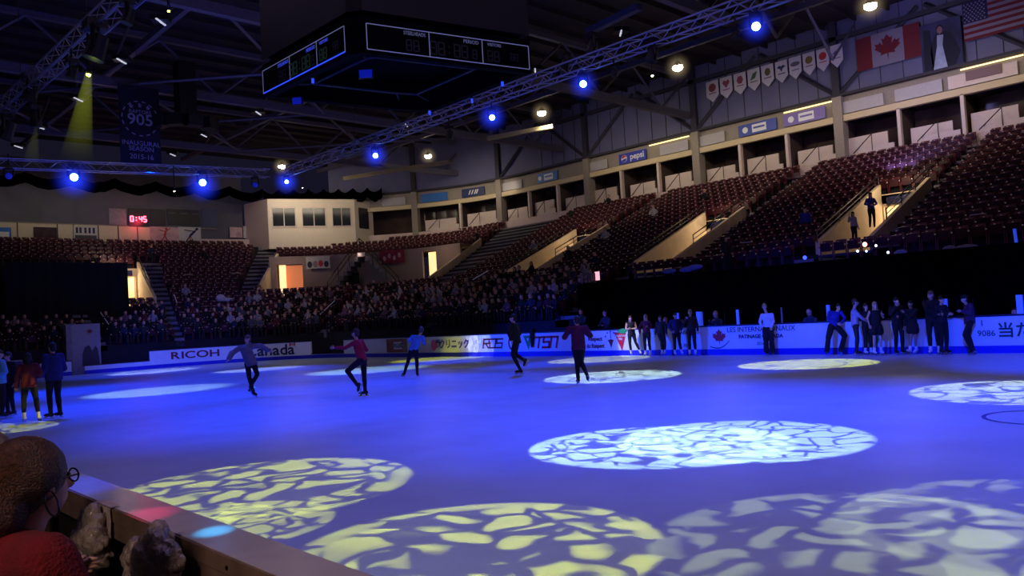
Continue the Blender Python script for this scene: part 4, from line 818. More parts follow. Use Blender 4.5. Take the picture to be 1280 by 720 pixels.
def person(label, px=None, py=None, h=1.75, yaw=0, J=None, top=None, bottom=None, hair=HBR, boots=BOOTB, skin=SK, long_hair=False, bun=False, bare_arms=False, skirt=False, shorts=False, baggy=0, loc=None, lift=.07, voxel=.016, cap=None, group=None, hood=False, bulky=0, eyes=True, feet=None, headyaw=None, category='person', seated=False):
    base = Vector(loc) if loc is not None else on_z(px, py, 0)
    if loc is None and base.x > 25.75: base = base*(25.75/base.x)
    V = Matrix((R0, FH, UP)).transposed()      # view frame: right, away, up
    s = h/1.75; c, sn = math.cos(math.radians(yaw)), math.sin(math.radians(yaw))
    B = {'pel': (0, 0, .95), 'wai': (0, .01, 1.10), 'che': (0, 0, 1.29), 'nec': (0, -.01, 1.46), 'hea': (0, .02, 1.61),
         'shR': (.175, -.01, 1.40), 'elR': (.235, -.04, 1.12), 'wrR': (.25, .04, .88), 'hiR': (.09, 0, .90), 'knR': (.10, .03, .50), 'anR': (.11, -.02, .09)}
    for k in list(B):
        if k[-1] == 'R': x, y, z = B[k]; B[k[:-1]+'L'] = (-x, y, z)
    j = {}
    for k, (x, y, z) in B.items(): j[k] = Vector((x*c-y*sn, x*sn+y*c, z))*s+Vector((0, 0, lift))
    fwd = Vector((-sn, c, 0)); 
    for k, v in (J or {}).items(): j[k] = Vector(v)
    hy = math.radians(yaw if headyaw is None else headyaw); hf = Vector((-math.sin(hy), math.cos(hy), 0)); hr = Vector((math.cos(hy), math.sin(hy), 0))
    def W(p): return base+V @ p
    def Wd(d): return V @ d
    def orient(zdir, f=fwd):
        z = zdir.normalized(); x = f.cross(z).normalized(); y = z.cross(x); return V @ Matrix((-x, y, z)).transposed()
    Rt = orient(j['nec']-j['pel']); Rh = orient((j['hea']-j['nec']).lerp(Vector((0, 0, 1)), .5), hf)
    root = thing('person', label, category, base, group=group)
    e = .0
    def torso(mb, g, lower=True):
        mb.ell(W(j['che']), ((.158+g)*s, (.105+g)*s, (.165+g)*s), Rt); mb.ell(W(j['wai']), ((.128+g)*s, (.09+g)*s, (.15+g)*s), Rt)
        if lower: mb.ell(W(j['pel']), ((.152+g)*s, (.112+g)*s, (.125+g)*s), Rt)
        sp = (j['nec']+j['che'])/2
        for S in 'RL': mb.cap(W(sp), (.075+g*.6)*s, W(j['sh'+S].lerp(sp, .12)), (.054+g*.7)*s)
    def arm(mb, S, g, t=1.0):
        a, b_, w = j['sh'+S], j['el'+S], j['wr'+S]; mb.cap(W(a), (.052+g*.7)*s, W(b_), (.04+g*.8)*s); w2 = b_.lerp(w, t); mb.cap(W(b_), (.04+g)*s, W(w2), (.028+g)*s)
    def leg(mb, S, g, t=1.0, fl=0):
        a, b_, w = j['hi'+S], j['kn'+S], j['an'+S]; mb.cap(W(a), (.088+g)*s, W(b_), (.056+g+fl*.3)*s); w2 = b_.lerp(w, t); q = b_.lerp(w2, .35); mb.cap(W(b_), (.055+g+fl*.3)*s, W(q), (.055+g+fl*.5)*s); mb.cap(W(q), (.055+g+fl*.5)*s, W(w2), (.034+g+fl)*s)
    # body: one continuous surface
    mb = MB(); torso(mb, -.012)
    for S in 'RL': arm(mb, S, -.004); leg(mb, S, -.006); 
    mb.cap(W(j['nec']-Vector((0, 0, .04*s))), .052*s, W(j['hea']-Vector((0, 0, .06*s))), .048*s)
    H_ = j['hea']; k = s*.97
    mb.ell(W(H_+Vector((0, 0, .03*k))-hf*.01*k), (.076*k, .096*k, .098*k), Rh); mb.ell(W(H_+hf*.022*k-Vector((0, 0, .035*k))), (.060*k, .075*k, .088*k), Rh)
    mb.cap(W(H_+hf*.088*k+Vector((0, 0, .005*k))), .010*k, W(H_+hf*.112*k-Vector((0, 0, .022*k))), .016*k, 8)
    mb.ell(W(H_+hf*.088*k-Vector((0, 0, .055*k))), (.026*k, .014*k, .010*k), Rh)
    for q in (-1, 1): mb.ell(W(H_+hr*q*.078*k-Vector((0, 0, .008*k))), (.014*k, .022*k, .034*k), Rh)
    for S in 'RL':
        w = j['wr'+S]; d = (w-j['el'+S]).normalized(); mb.cap(W(w), .026*s, W(w+d*.05*s), .034*s, 8)
    body = remesh(mb, voxel)
    # separate fingers rooted in the palm
    fm = MB()
    for S in 'RL':
        w = j['wr'+S]; d = (w-j['el'+S]).normalized(); side = d.cross(fwd); side = side.normalized() if side.length > .1 else d.cross(UP).normalized(); cu = side.cross(d).normalized()
        for i, ln in enumerate((.075, .085, .08, .062)):
            a = w+(d*.07+side*(i-1.5)*.019)*s; b_ = a+(d*.55+cu*.12)*ln*s; c_ = b_+(d*.32+cu*.35)*ln*s; fm.tube(W(a-d*.02*s), W(b_), .0095*s, .009*s, 6); fm.tube(W(b_), W(c_), .009*s, .007*s, 6)
        a = w+(d*.03-side*.028)*s; b_ = a+(d*.03-side*.028+cu*.01)*s; fm.tube(W(a), W(b_), .012*s, .010*s, 6); fm.tube(W(b_), W(b_+(d*.028+cu*.006)*s), .010*s, .008*s, 6)
    me2 = fm.mesh('f', []); bm = bmesh.new(); bm.from_mesh(body); bm.from_mesh(me2); bm.to_mesh(body); bm.free(); bpy.data.meshes.remove(me2)
    for p in body.polygons: p.use_smooth = True; p.material_index = 0
    bo = link_mesh(body, 'body', skin, root)
    if top:
        mb = MB(); g = .012+bulky; torso(mb, g, False); mb.etube(W(j['che']), W(j['pel']+(j['pel']-j['wai']).normalized()*(.10 if bulky else .06)*s), (.148+g)*s, (.108+g)*s, Rt, k0=.98, k1=1.06)
        if hood: mb.ell(W(j['nec']-fwd*.07*s), (.12*s, .08*s, .07*s), Rt)
        if not bare_arms:
            for S in 'RL': arm(mb, S, g+.004, .93)
        link_mesh(remesh(mb, voxel, 2), 'top' if not bulky else 'jacket', top, root)
    if bottom:
        mb = MB(); g = .010; mb.ell(W(j['pel']-Vector((0, 0, .02))), ((.158+g)*s, (.12+g)*s, (.12+g)*s), Rt)
        if skirt: 
            for S in 'RL': m_ = j['hi'+S].lerp(j['kn'+S], .45); mb.cap(W(j['hi'+S]), .115*s, W(m_), .135*s)
        elif shorts:
            for S in 'RL': m_ = j['hi'+S].lerp(j['kn'+S], .45); mb.cap(W(j['hi'+S]), .10*s, W(m_), .085*s)
        else:
            for S in 'RL': leg(mb, S, g, .98, baggy)
            if baggy > .03:
                for S in 'RL': mb.cap(W(j['hi'+S]), .12*s, W(j['kn'+S]), .10*s)
        link_mesh(remesh(mb, voxel, 2), 'skirt' if skirt else ('shorts' if shorts else 'trousers'), bottom, root)
    # hair
    mb = MB(); mb.ell(W(H_+Vector((0, 0, .045*k))-hf*.018*k), (.086*k, .104*k, .096*k), Rh); mb.ell(W(H_-hf*.045*k-Vector((0, 0, .01*k))), (.08*k, .07*k, .09*k), Rh)
    if long_hair: mb.cap(W(H_-hf*.05*k), .075*k, W(H_-hf*.07*k-Vector((0, 0, .2*k))), .06*k); mb.cap(W(H_-hf*.01*k+hr*.06*k), .03*k, W(H_+hr*.075*k-Vector((0, 0, .17*k))), .025*k); mb.cap(W(H_-hf*.01*k-hr*.06*k), .03*k, W(H_-hr*.075*k-Vector((0, 0, .17*k))), .025*k)
    if bun: mb.ell(W(H_-hf*.115*k-Vector((0, 0, .02*k))), (.055*k, .045*k, .055*k), Rh)
    hm = remesh(mb, voxel*.8, 1)
    link_mesh(hm, 'hair', hair, root)
    if cap:
        mb = MB(); mb.ell(W(H_+Vector((0, 0, .06*k))-hf*.01*k), (.095*k, .112*k, .085*k), Rh); mb.box(W(H_+Vector((0, 0, .07*k))+hf*.12*k), (.13*k, .10*k, .012*k), R=Rh); link_mesh(remesh(mb, .01, 1), 'cap', cap, root)
    if eyes:
        mb = MB()
        for q in (-1, 1): mb.ell(W(H_+hf*.083*k+hr*q*.031*k+Vector((0, 0, .012*k))), (.013*k, .012*k, .009*k), Rh, 8, 6)
        mb.build('eyes', EYEM, root)
    if boots:
        for S in 'RL':
            a = j['an'+S]; sh = (a-j['kn'+S]).normalized(); f = (feet or {}).get(S); f = Vector(f).normalized() if f else (fwd - sh*fwd.dot(sh)).normalized() if abs(fwd.dot(sh)) < .95 else Vector((0, 0, -1))
            up_ = (-sh - f*(-sh).dot(f)).normalized(); x = f.cross(up_).normalized(); R_ = V @ Matrix((x, f, up_)).transposed()
            mb = MB(); mb.cap(W(a-sh*.09*s), .052*s, W(a), .05*s, 10); mb.ell(W(a+f*.06*s-up_*.045*s), (.047*s, .125*s, .042*s), R_); mb.ell(W(a-f*.02*s-up_*.04*s), (.042*s, .06*s, .05*s), R_)
            bt = link_mesh(remesh(mb, .012, 1), 'skate', boots, root)
            mb = MB(); mb.box(W(a+f*.05*s-up_*(.085*s+.035)), (.006, .29*s, .022), R=R_); mb.box(W(a-f*.03*s-up_*(.085*s+.012)), (.03, .06, .035), R=R_); mb.box(W(a+f*.12*s-up_*(.085*s+.012)), (.03, .06, .035), R=R_); mb.build('blade', BLADE, bt)
    return root
# ---- skaters: view-frame joints (x right, y away, z up), metres
cBU = cloth('burgundy', (92, 20, 60)); cBK = cloth('black', (14, 13, 18)); cRED = cloth('red', (170, 22, 48)); cGR = cloth('grey', (120, 116, 124)); cBL = cloth('light_blue', (90, 150, 215)); cWH = cloth('white', (200, 206, 225), .1)
cNV = cloth('navy', (26, 28, 80)); cMAR = cloth('maroon', (98, 18, 40)); cBLUE = cloth('royal_blue', (30, 44, 150)); cSKY = cloth('sky', (96, 170, 215)); cCHAR = cloth('charcoal', (34, 30, 36)); cPUR = cloth('plum', (70, 36, 70)); cTEE = cloth('grey_lilac', (150, 148, 180))
person('person in burgundy sweater and black trousers seen from behind, one skate kicked back', 726, 481, 1.75, 12, top=cBU, bottom=cBK, hair=HBR, bulky=.022,
       J={'elR': (.33, .04, 1.26), 'wrR': (.22, .26, 1.36), 'elL': (-.34, .05, 1.26), 'wrL': (-.24, .27, 1.40), 'shR': (.21, 0, 1.47), 'shL': (-.2, 0, 1.47), 'knL': (-.06, .06, .60), 'anL': (-.06, -.02, .17), 'knR': (.06, .12, .58), 'anR': (.16, -.12, .27), 'hiR': (.09, 0, .97), 'hiL': (-.1, 0, .97)}, feet={'R': (.1, .5, -.8)})
person('skater in a red sweater reaching one arm out to the left on one leg', 455, 497, 1.72, 70, top=cRED, bottom=cBK, hair=HBR,
       J={'pel': (0, 0, 1.0), 'wai': (-.03, 0, 1.14), 'che': (-.08, 0, 1.34), 'nec': (-.12, 0, 1.53), 'hea': (-.14, 0, 1.68), 'shL': (-.1, -.15, 1.46), 'elL': (-.40, -.14, 1.32), 'wrL': (-.66, -.12, 1.34), 'shR': (-.02, .15, 1.46), 'elR': (.08, .26, 1.22), 'wrR': (.02, .4, 1.30),
          'hiL': (-.02, -.09, .97), 'knL': (-.38, -.1, .72), 'anL': (-.14, -.08, .34), 'hiR': (.02, .09, .97), 'knR': (.02, .06, .57), 'anR': (.04, 0, .17)}, feet={'L': (-.25, 0, -.95), 'R': (-1, -.2, 0)})
person('skater in a pale grey hooded top turning on crossed legs', 317, 497, 1.70, 150, top=cGR, bottom=cBK, hair=hairm('sandy', (110, 84, 60)), bulky=.03, hood=True,
       J={'pel': (-.04, 0, 1.0), 'wai': (-.1, 0, 1.14), 'che': (-.14, 0, 1.34), 'nec': (-.13, 0, 1.52), 'hea': (-.1, 0, 1.67), 'shR': (-.32, 0, 1.44), 'elR': (-.52, -.12, 1.30), 'wrR': (-.55, -.32, 1.14), 'shL': (.06, 0, 1.46), 'elL': (.22, .1, 1.46), 'wrL': (.42, .2, 1.32),
          'hiR': (-.13, 0, .97), 'hiL': (.04, 0, .97), 'knR': (-.08, -.05, .57), 'anR': (.0, 0, .17), 'knL': (.17, -.1, .66), 'anL': (-.12, .12, .30)}, feet={'R': (.7, -.5, -.25), 'L': (-.6, .3, -.5)})
person('skater in a light blue shirt seen from behind with feet apart', 515, 472, 1.70, 8, top=cBL, bottom=cBK, hair=hairm('ash', (90, 70, 60)),
       J={'pel': (.10, 0, .95), 'wai': (.17, .0, 1.10), 'che': (.24, .02, 1.28), 'nec': (.33, .04, 1.46), 'hea': (.40, .06, 1.60), 'shL': (.08, .0, 1.40), 'elL': (-.04, .1, 1.24), 'wrL': (-.06, .3, 1.32), 'shR': (.44, .04, 1.36), 'elR': (.48, .12, 1.12), 'wrR': (.40, .32, 1.14),
          'hiL': (.02, 0, .92), 'hiR': (.18, 0, .92), 'knL': (-.12, .04, .53), 'anL': (-.25, 0, .18), 'knR': (.19, .03, .53), 'anR': (.20, -.1, .15)}, feet={'L': (-.5, .8, 0), 'R': (.1, 1, 0)})
person('skater all in black with one leg bent back, nearest the round red emblem', 650, 469, 1.86, 80, top=cBK, bottom=cBK, hair=HB, bulky=.02,
       J={'pel': (-.06, 0, 1.12), 'wai': (-.08, 0, 1.26), 'che': (-.10, 0, 1.48), 'nec': (-.10, 0, 1.67), 'hea': (-.12, 0, 1.83), 'shL': (-.16, -.15, 1.6), 'elL': (-.26, -.22, 1.36), 'wrL': (-.2, -.28, 1.15), 'shR': (0, .14, 1.6), 'elR': (.06, .22, 1.34), 'wrR': (-.1, .3, 1.14),
          'hiL': (-.08, -.08, 1.07), 'knL': (-.20, -.1, .68), 'anL': (.02, -.02, .17), 'hiR': (-.04, .08, 1.07), 'knR': (-.12, .14, .68), 'anR': (.16, .1, .46)}, feet={'L': (-1, 0, 0), 'R': (-.4, 0, -.9)})
person('skater in a fitted white top and baggy black trousers leaning on the boards', 962, 441, 1.70, 165, top=cWH, bottom=cBK, hair=HBL, baggy=.05, boots=BOOTB,
       J={'hea': (-.08, -.02, 1.72), 'elR': (-.26, .02, 1.2), 'wrR': (-.2, .02, 1.0), 'elL': (.2, -.02, 1.18), 'wrL': (.08, -.14, .98)})
fold = lambda z=1.15, w=.08: {'elR': (-.22, -.02, z), 'wrR': (w, -.2, z+.0), 'elL': (.22, -.02, z), 'wrL': (-w, -.22, z+.02)}
person('woman in black sleeveless top with bare folded arms and white skates by the boards', 791, 443, 1.60, 172, J={**fold(1.12, .06), 'knL': (.14, -.02, .57), 'anL': (.30, -.05, .17), 'anR': (-.06, 0, .17)}, top=cBK, bottom=cBK, hair=HBR, boots=BOOTW, bare_arms=True, bun=True)
person('woman in maroon jacket and black leggings with white skates, second of five', 810, 443.4, 1.62, 150, J={'elR': (-.26, 0, 1.18), 'wrR': (-.28, -.02, .92), 'elL': (.2, 0, 1.15), 'wrL': (.02, -.2, 1.2)}, top=cMAR, bottom=cBK, hair=HBL, boots=BOOTW, long_hair=True)
person('woman in black jacket with white chest mark and white skates, third of five', 828, 443.2, 1.55, 150, J={'anR': (.0, 0, .17), 'anL': (.1, 0, .17), 'knR': (.0, -.02, .57), 'knL': (.12, -.04, .57)}, top=cCHAR, bottom=cBK, hair=HB, boots=BOOTW, long_hair=True)
person('person in a navy jacket with hands in pockets, fourth of five at the boards', 847, 443, 1.62, 185, J={'elR': (-.26, .02, 1.18), 'wrR': (-.17, -.08, 1.0), 'elL': (.26, .02, 1.18), 'wrL': (.17, -.08, 1.0), 'anR': (-.1, 0, .17), 'anL': (.16, 0, .17)}, top=cNV, bottom=cBK, hair=HBR, boots=BOOTW, bulky=.02)
person('tall person in black raising a hand to the chest, fifth of five', 866, 443, 1.72, 160, J={'elR': (-.26, -.04, 1.25), 'wrR': (-.2, -.22, 1.42)}, top=cCHAR, bottom=cBK, hair=HBL, boots=BOOTW)
# group of standing skaters on the right
person('skater in a royal blue jacket and loose shorts leaning back with legs spread', 1047, 443.5, 1.62, 175, top=cBLUE, bottom=cBK, hair=HB, baggy=.05, boots=BOOTB,
       J={'pel': (.03, .22, .98), 'wai': (.10, .28, 1.12), 'che': (.14, .32, 1.28), 'nec': (.20, .32, 1.45), 'hea': (.26, .28, 1.58), 'shR': (-.04, .32, 1.42), 'elR': (-.14, .26, 1.2), 'wrR': (.08, .06, 1.04), 'shL': (.34, .32, 1.40), 'elL': (.42, .22, 1.18), 'wrL': (.2, .05, 1.02), 'hiR': (-.06, .2, .95), 'hiL': (.12, .2, .95), 'knR': (-.24, .06, .58), 'anR': (-.34, 0, .16), 'knL': (.3, .06, .62), 'anL': (.12, .0, .16)})
person('person in a lilac grey long sleeved shirt and dark trousers looking right', 1072, 444.5, 1.72, -110, top=cTEE, bottom=cCHAR, hair=HBR, boots=BOOTB, J={'elR': (.14, -.18, 1.2), 'wrR': (.26, -.14, 1.12), 'shR': (-.04, -.16, 1.42), 'hea': (.05, 0, 1.70)})
person('dark haired woman in black with white skates half hidden by the grey shirted one', 1086, 442.4, 1.60, 190, top=cBK, bottom=cBK, hair=HBR, long_hair=True, boots=BOOTW, J={**fold(1.15)})
person('blond woman in sleeveless black dress with bare legs and white skates', 1098, 444.5, 1.64, 178, top=cBK, bottom=cBK, skirt=True, hair=HBL, long_hair=True, boots=BOOTW, bare_arms=True, J={'elR': (-.27, -.03, 1.2), 'wrR': (-.25, -.08, .98), 'elL': (.24, .0, 1.18), 'wrL': (.16, -.16, 1.25)})
person('dark haired person in black with a hand raised to the mouth', 1125, 443, 1.74, 185, top=cBK, bottom=cBK, hair=HB, boots=BOOTB, J={'elR': (-.24, -.08, 1.28), 'wrR': (-.10, -.2, 1.5), 'elL': (.2, -.05, 1.18), 'wrL': (-.05, -.2, 1.2)}, bulky=.015)
person('woman in black top and grey tights with white skates stepping left', 1143, 443, 1.62, 120, top=cBK, bottom=cBK, skirt=True, hair=HB, boots=BOOTW, skin=SK2, J={'knR': (-.06, 0, .56), 'anR': (-.14, -.04, .17), 'anL': (.1, .06, .17), **{'elL': (-.14, -.18, 1.15), 'wrL': (-.25, -.1, 1.3)}})
person('tallest skater in a black hooded top with white skates looking left', 1169, 443, 1.88, 140, headyaw=110, top=cBK, bottom=cBK, hair=hairm('light_brown', (120, 92, 64)), boots=BOOTW, hood=True, bulky=.02, J={'elR': (-.22, -.16, 1.35), 'wrR': (.05, -.26, 1.26), 'elL': (.3, -.1, 1.35), 'wrL': (.1, -.26, 1.24)})
person('person in black standing close behind the tallest skater', 1181, 441.6, 1.70, 200, top=cCHAR, bottom=cBK, hair=HB, boots=BOOTB, J={**fold(1.2)})
person('person in a black cap and purple jacket leaning back on the boards at right', 1213, 443.5, 1.66, 100, top=cPUR, bottom=cBK, hair=HBR, boots=BOOTB, cap=cBK, bulky=.015, baggy=.015,
       J={'pel': (.10, .06, 1.0), 'wai': (.12, .06, 1.14), 'che': (.10, .06, 1.32), 'nec': (.04, .05, 1.5), 'hea': (-.04, .03, 1.63), 'shL': (.06, -.1, 1.44), 'elL': (-.0, -.16, 1.2), 'wrL': (-.22, -.12, 1.28), 'shR': (.10, .2, 1.44), 'elR': (.2, .2, 1.2), 'wrR': (.04, .1, 1.22), 'hiL': (.08, -.03, .96), 'hiR': (.12, .12, .96), 'knL': (-.14, -.04, .60), 'knR': (.04, .1, .55), 'anL': (.04, -.02, .17), 'anR': (.12, .06, .17)})
# left group
person('person in pale blue jacket cut by the left edge of the picture', 1, 524, 1.74, -30, top=cSKY, bottom=cCHAR, hair=HBR, bulky=.03, J={'elR': (.22, -.12, 1.22), 'wrR': (.05, -.24, 1.1)})
person('dark clothed skater standing just behind the pale blue jacket', 13, 521, 1.66, 160, top=cBK, bottom=cBK, hair=HB, bulky=.02)
person('woman in a dark red jacket and black leggings seen from behind with long hair', 38, 529, 1.62, 15, top=cMAR, bottom=cBK, hair=HB, long_hair=True, boots=BOOTW, bulky=.02,
       J={'elR': (.24, .06, 1.2), 'wrR': (.14, .22, 1.1), 'elL': (-.28, -.0, 1.12), 'wrL': (-.32, .04, .88), 'knL': (-.15, .02, .55), 'anL': (-.14, -.02, .17), 'knR': (.14, .03, .55), 'anR': (.20, 0, .17)})
person('person in royal blue and black jacket facing left with hands in front', 69, 524, 1.84, 60, top=cloth('deep_blue', (24, 32, 104)), bottom=cBK, hair=HB, boots=BOOTB, bulky=.03, J={'elL': (-.10, -.2, 1.24), 'wrL': (-.32, -.14, 1.14), 'elR': (.12, .24, 1.24), 'wrR': (-.16, .22, 1.14)}, feet={'L': (-1, .1, 0), 'R': (-1, .25, 0)})
# small white marks on clothes
# ---- people in the stands
def stand_loc(px, py, off=0):    # point on the terrace seen at this pixel
    best = None
    for i in range(0, 221):
        f = i/220; z = bz(math.floor(f*NR)/NR)+off; d = ray(px, py)
        if abs(d.z) < 1e-5: continue
        tt = (z-EYE.z)/d.z
        if tt < 0 or tt > 150: continue
        P = EYE+d*tt
        for j in range(0, 650, 1):
            t = j/10; b_ = bpt(f, t); e = (b_[0]-P.x)**2+(b_[1]-P.y)**2
            if best is None or e < best[0]: best = (e, Vector((b_[0], b_[1], z-off)))
    if best is None: return stand_loc(px, py-6, off*.5) if py > 380 and off > .02 else stand_loc(px, py-8, 0)
    return best[1]
L = stand_loc(1097, 286); person('long haired woman in a blue top standing in the lit stand entrance', h=1.66, loc=L, yaw=185, top=cBLUE, bottom=cBK, hair=HBR, long_hair=True, boots=None, lift=0, J={'elR': (-.26, 0, 1.12), 'wrR': (-.1, -.18, 1.05), 'elL': (.26, 0, 1.12), 'wrL': (.1, -.18, 1.05)})
L = stand_loc(1080, 306); person('person in a white shirt standing low in front of the cream entrance wall', h=1.45, loc=L, yaw=200, top=cTEE, bottom=cBK, hair=HB, long_hair=True, boots=None, lift=0, J={'elR': (-.22, -.06, 1.0), 'wrR': (-.2, -.1, 1.25)})
L = stand_loc(1024, 304); person('person in a blue shirt bending among the seats left of the cream entrance wall', h=1.7, loc=L, yaw=150, top=cBLUE, bottom=cBK, hair=HB, boots=None, lift=0)
L = stand_loc(900, 338); person('person in dark clothes standing by the media table under the second entrance', h=1.6, loc=L, yaw=185, top=cCHAR, bottom=cBK, hair=HB, boots=None, lift=0)
# ---- crowd
CROWD_CLOTH = mat('crowd_clothing', (128, 128, 128), rough=.9, objcol=True, noise=.4, nscale=6); CROWD_SKIN = mat('crowd_skin', (200, 150, 128), rough=.7); 
def sitter(variant):
    rnd = random.Random(variant); parts = []   # (a, ra, b, rb, mat)
    def c_(a, ra, b_, rb, m): parts.append((Vector(a), ra, Vector(b_), rb, m))
    lean = rnd.uniform(-.05, .18); hx = rnd.uniform(-.04, .04); sh = 1.02
    c_((0, .0, .5), .17, (0, lean*.5, .78), .16, 0); c_((0, lean*.5, .78), .16, (0, lean, 1.0), .15, 0)
    c_((0, lean, 1.05), .06, (hx, lean+.02, 1.15), .055, 1); c_((hx, lean+.03, 1.22), .095, (hx, lean+.03, 1.27), .1, 1)
    c_((hx, lean-.02, 1.28), .107, (hx, lean+.0, 1.31), .1, 2)
    if variant % 2: c_((hx, lean-.07, 1.2), .09, (hx, lean-.09, 1.05), .07, 2)
    for s in (-1, 1):
        c_((s*.1, .05, .52), .09, (s*.13, .48, .55), .075, 3); c_((s*.13, .48, .55), .07, (s*.13, .46, .12), .055, 3); c_((s*.13, .44, .07), .05, (s*.13, .58, .06), .045, 3)
        up = rnd.random() < .25; e = (s*.26, lean+.1, .78); w = (s*.12, lean+.34, .72+(.3 if up else 0)); c_((s*.19, lean, .99), .07, e, .055, 0); c_(e, .055, w, .045, 0); c_(w, .04, (w[0]*.7, w[1]+.07, w[2]+.02), .04, 1)
    mb = MB()
    for a, ra, b_, rb, m in parts: mb.cap(a, ra, b_, rb, 8)
    me = remesh(mb, .035, 1)
    for m in (CROWD_CLOTH, CROWD_SKIN, [HB, HBR, HBL, HBR, HB, hairm('grey', (130, 128, 130)), HBR, HB][variant % 8], cCHAR): me.materials.append(m)
    for p in me.polygons:
        c = p.center; best = (9, 0)
        for a, ra, b_, rb, m in parts:
            ab = b_-a; t = max(0, min(1, (c-a).dot(ab)/max(ab.length_squared, 1e-9))); d = (c-(a+ab*t)).length-(ra+(rb-ra)*t)
            if d < best[0]: best = (d, m)
        p.material_index = best[1]; p.use_smooth = True
    me.name = 'spectator'; return me
SIT = [sitter(v) for v in range(8)]
# ---- seats
m_seat = mat('seat_maroon', (92, 20, 34), rough=.5, noise=.15, nscale=3); m_tip = mat('seat_number_plate', (200, 180, 176), rough=.4, emit=(200, 170, 170), es=.05); m_pan = mat('seat_pan_dark', (60, 14, 24), rough=.5)  # slight glow put into the plates so they read as bright dots
def seatmesh():
    mb = MB(); mb.mi = 0
    # curved back shell
    n = 4; vs = []
    for i in range(n+1):
        x = -.22+.44*i/n; y = .05*(1-(2*i/n-1)**2)
        for z, dy in ((.46, 0), (.88, .07)): vs += [(x, -.18-dy+y-.04, z), (x, -.20-dy+y-.06, z)]
    fs = []
    for i in range(n):
        a = 4*i; c = 4*(i+1); fs += [(a, c, c+2, a+2), (a+1, a+3, c+3, c+1), (a+2, c+2, c+3, a+3), (a, a+1, c+1, c)]
    fs += [(0, 2, 3, 1), (4*n, 4*n+1, 4*n+3, 4*n+2)]; mb.add(vs, fs)
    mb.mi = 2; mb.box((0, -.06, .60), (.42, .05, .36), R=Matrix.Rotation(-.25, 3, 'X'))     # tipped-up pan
    mb.mi = 0
    for s in (-1, 1): mb.box((s*.255, -.04, .62), (.035, .3, .035)); mb.box((s*.255, -.14, .30), (.035, .06, .62))
    mb.mi = 1; mb.box((.255, .10, .635), (.05, .04, .05)); mb.box((0, .005, .79), (.055, .012, .03))
    return mb
sm = seatmesh(); SEATME = sm.mesh('stadium_seat', [m_seat, m_tip, m_pan])
def row_points(k, sp=.56):
    f = (k+.42)/NR; pts = []; t = -4; last = None; acc = 0
    while t < 64:
        p = bpt(f, t)
        if last is not None:
            d = math.hypot(p[0]-last[0], p[1]-last[1]); acc += d
            if acc >= sp and d < 1.5: acc = 0; pts.append((t, p))
        last = p; t += .02
    return f, pts
V0 = Matrix((RR, UU, -FW)).transposed()
def screen(p):
    v = p-EYE; d = v.dot(FW); return (640+F*v.dot(RR)/d, 360-F*v.dot(UU)/d, d) if d > .5 else (9999, 9999, 1)
seats = []; crowd = []
DC = [(20, 20, 26), (26, 24, 34), (44, 40, 50), (20, 20, 26), (60, 30, 40), (80, 80, 92), (150, 148, 158), (30, 40, 70), (16, 16, 18), (120, 90, 100), (26, 34, 30), (180, 176, 184), (90, 30, 40), (40, 30, 30)]
for k in range(NR):
    f, pts = row_points(k); z = bz(k/NR)
    for t, p in pts:
        if invom(f, t, .12 if t < 42.5 else .02) or inaisle(f, t, .02 if t < 42.5 else .01): continue
        if any(a-.15 < t < b_+.15 and fv0-.02 < f < fv0+.0 for a, b_, fv0, fv1 in VOMS): pass
        if t < 26 and z < 3.2: continue
        if 53.0 < t and 2.6 < z < 7.2 and p[0] < P1.x+.2: continue
        if k >= 21 and t > 50: continue
        if k >= 20 and 46.5 < t < 50.2: continue       # under the press box
        P = Vector((p[0], p[1], z)); sx, sy, d = screen(P)
        if sx < -40 or sx > 1330 or sy < -20: continue
        n_ = bn(f, t); rz = math.atan2(n_[0], -n_[1])+0   # local +Y faces the rink
        prob = 0
        if t > 26.5: prob = .88 if k < 3 else (.8 if k == 3 else (.62 if k == 4 else (.36 if k == 5 else (.12 if k == 6 else .012))))
        if 49.9 < t < 53.0: prob = .7 if k < 3 else (.3 if k < 5 else .01)
        if t >= 53.0: prob = .8 if k < 3 else 0
        (crowd if random.random() < prob else seats).append((d, P, rz))
def placed(me, name, P, rz):
    o = bpy.data.objects.new(name, me); COL.objects.link(o); o.location = P; o.rotation_euler = (0, 0, rz); return o
print('seats', len(seats), 'crowd', len(crowd))
seats += [(d, P, rz) for d, P, rz in crowd]   # a seat is under each spectator
seats.sort(key=lambda a: a[0])
def seat_rot(rz): return rz
for d, P, rz in seats[:300]:
    o = placed(SEATME, 'stadium_seat', P, rz); tag(o, 'maroon tip-up plastic seat in the empty rows of the right-hand stand', 'seat', 'maroon seats nearest the camera in the right-hand stand')
mb = MB()
for d, P, rz in seats[300:]:
    mb.T = Matrix.Translation(P) @ Matrix.Rotation(rz, 4, 'Z'); o_ = len(mb.v)
    mb.v += [tuple(mb.T @ Vector(v)) for v in sm.v]; mb.f += [[i+o_ for i in f_] for f_ in sm.f]; mb.m += sm.m
o = mb.build('stadium_seats', [m_seat, m_tip, m_pan]); tag(o, 'rows of small maroon seats filling the curve and far stands', 'seats', None, 'stuff')
random.shuffle(crowd); crowd.sort(key=lambda a: a[0]); 
for i, (d, P, rz) in enumerate(crowd[:300]):
    o = placed(SIT[i % 8], 'seated_person', P, rz+random.uniform(-.3, .3)); c = random.choice(DC); o.color = (*lin(c), 1); s = random.uniform(.92, 1.06); o.scale = (s, s, s)
    tag(o, 'seated spectator in winter clothes in the dim crowd behind the far boards', 'person', 'seated spectators behind the far boards')
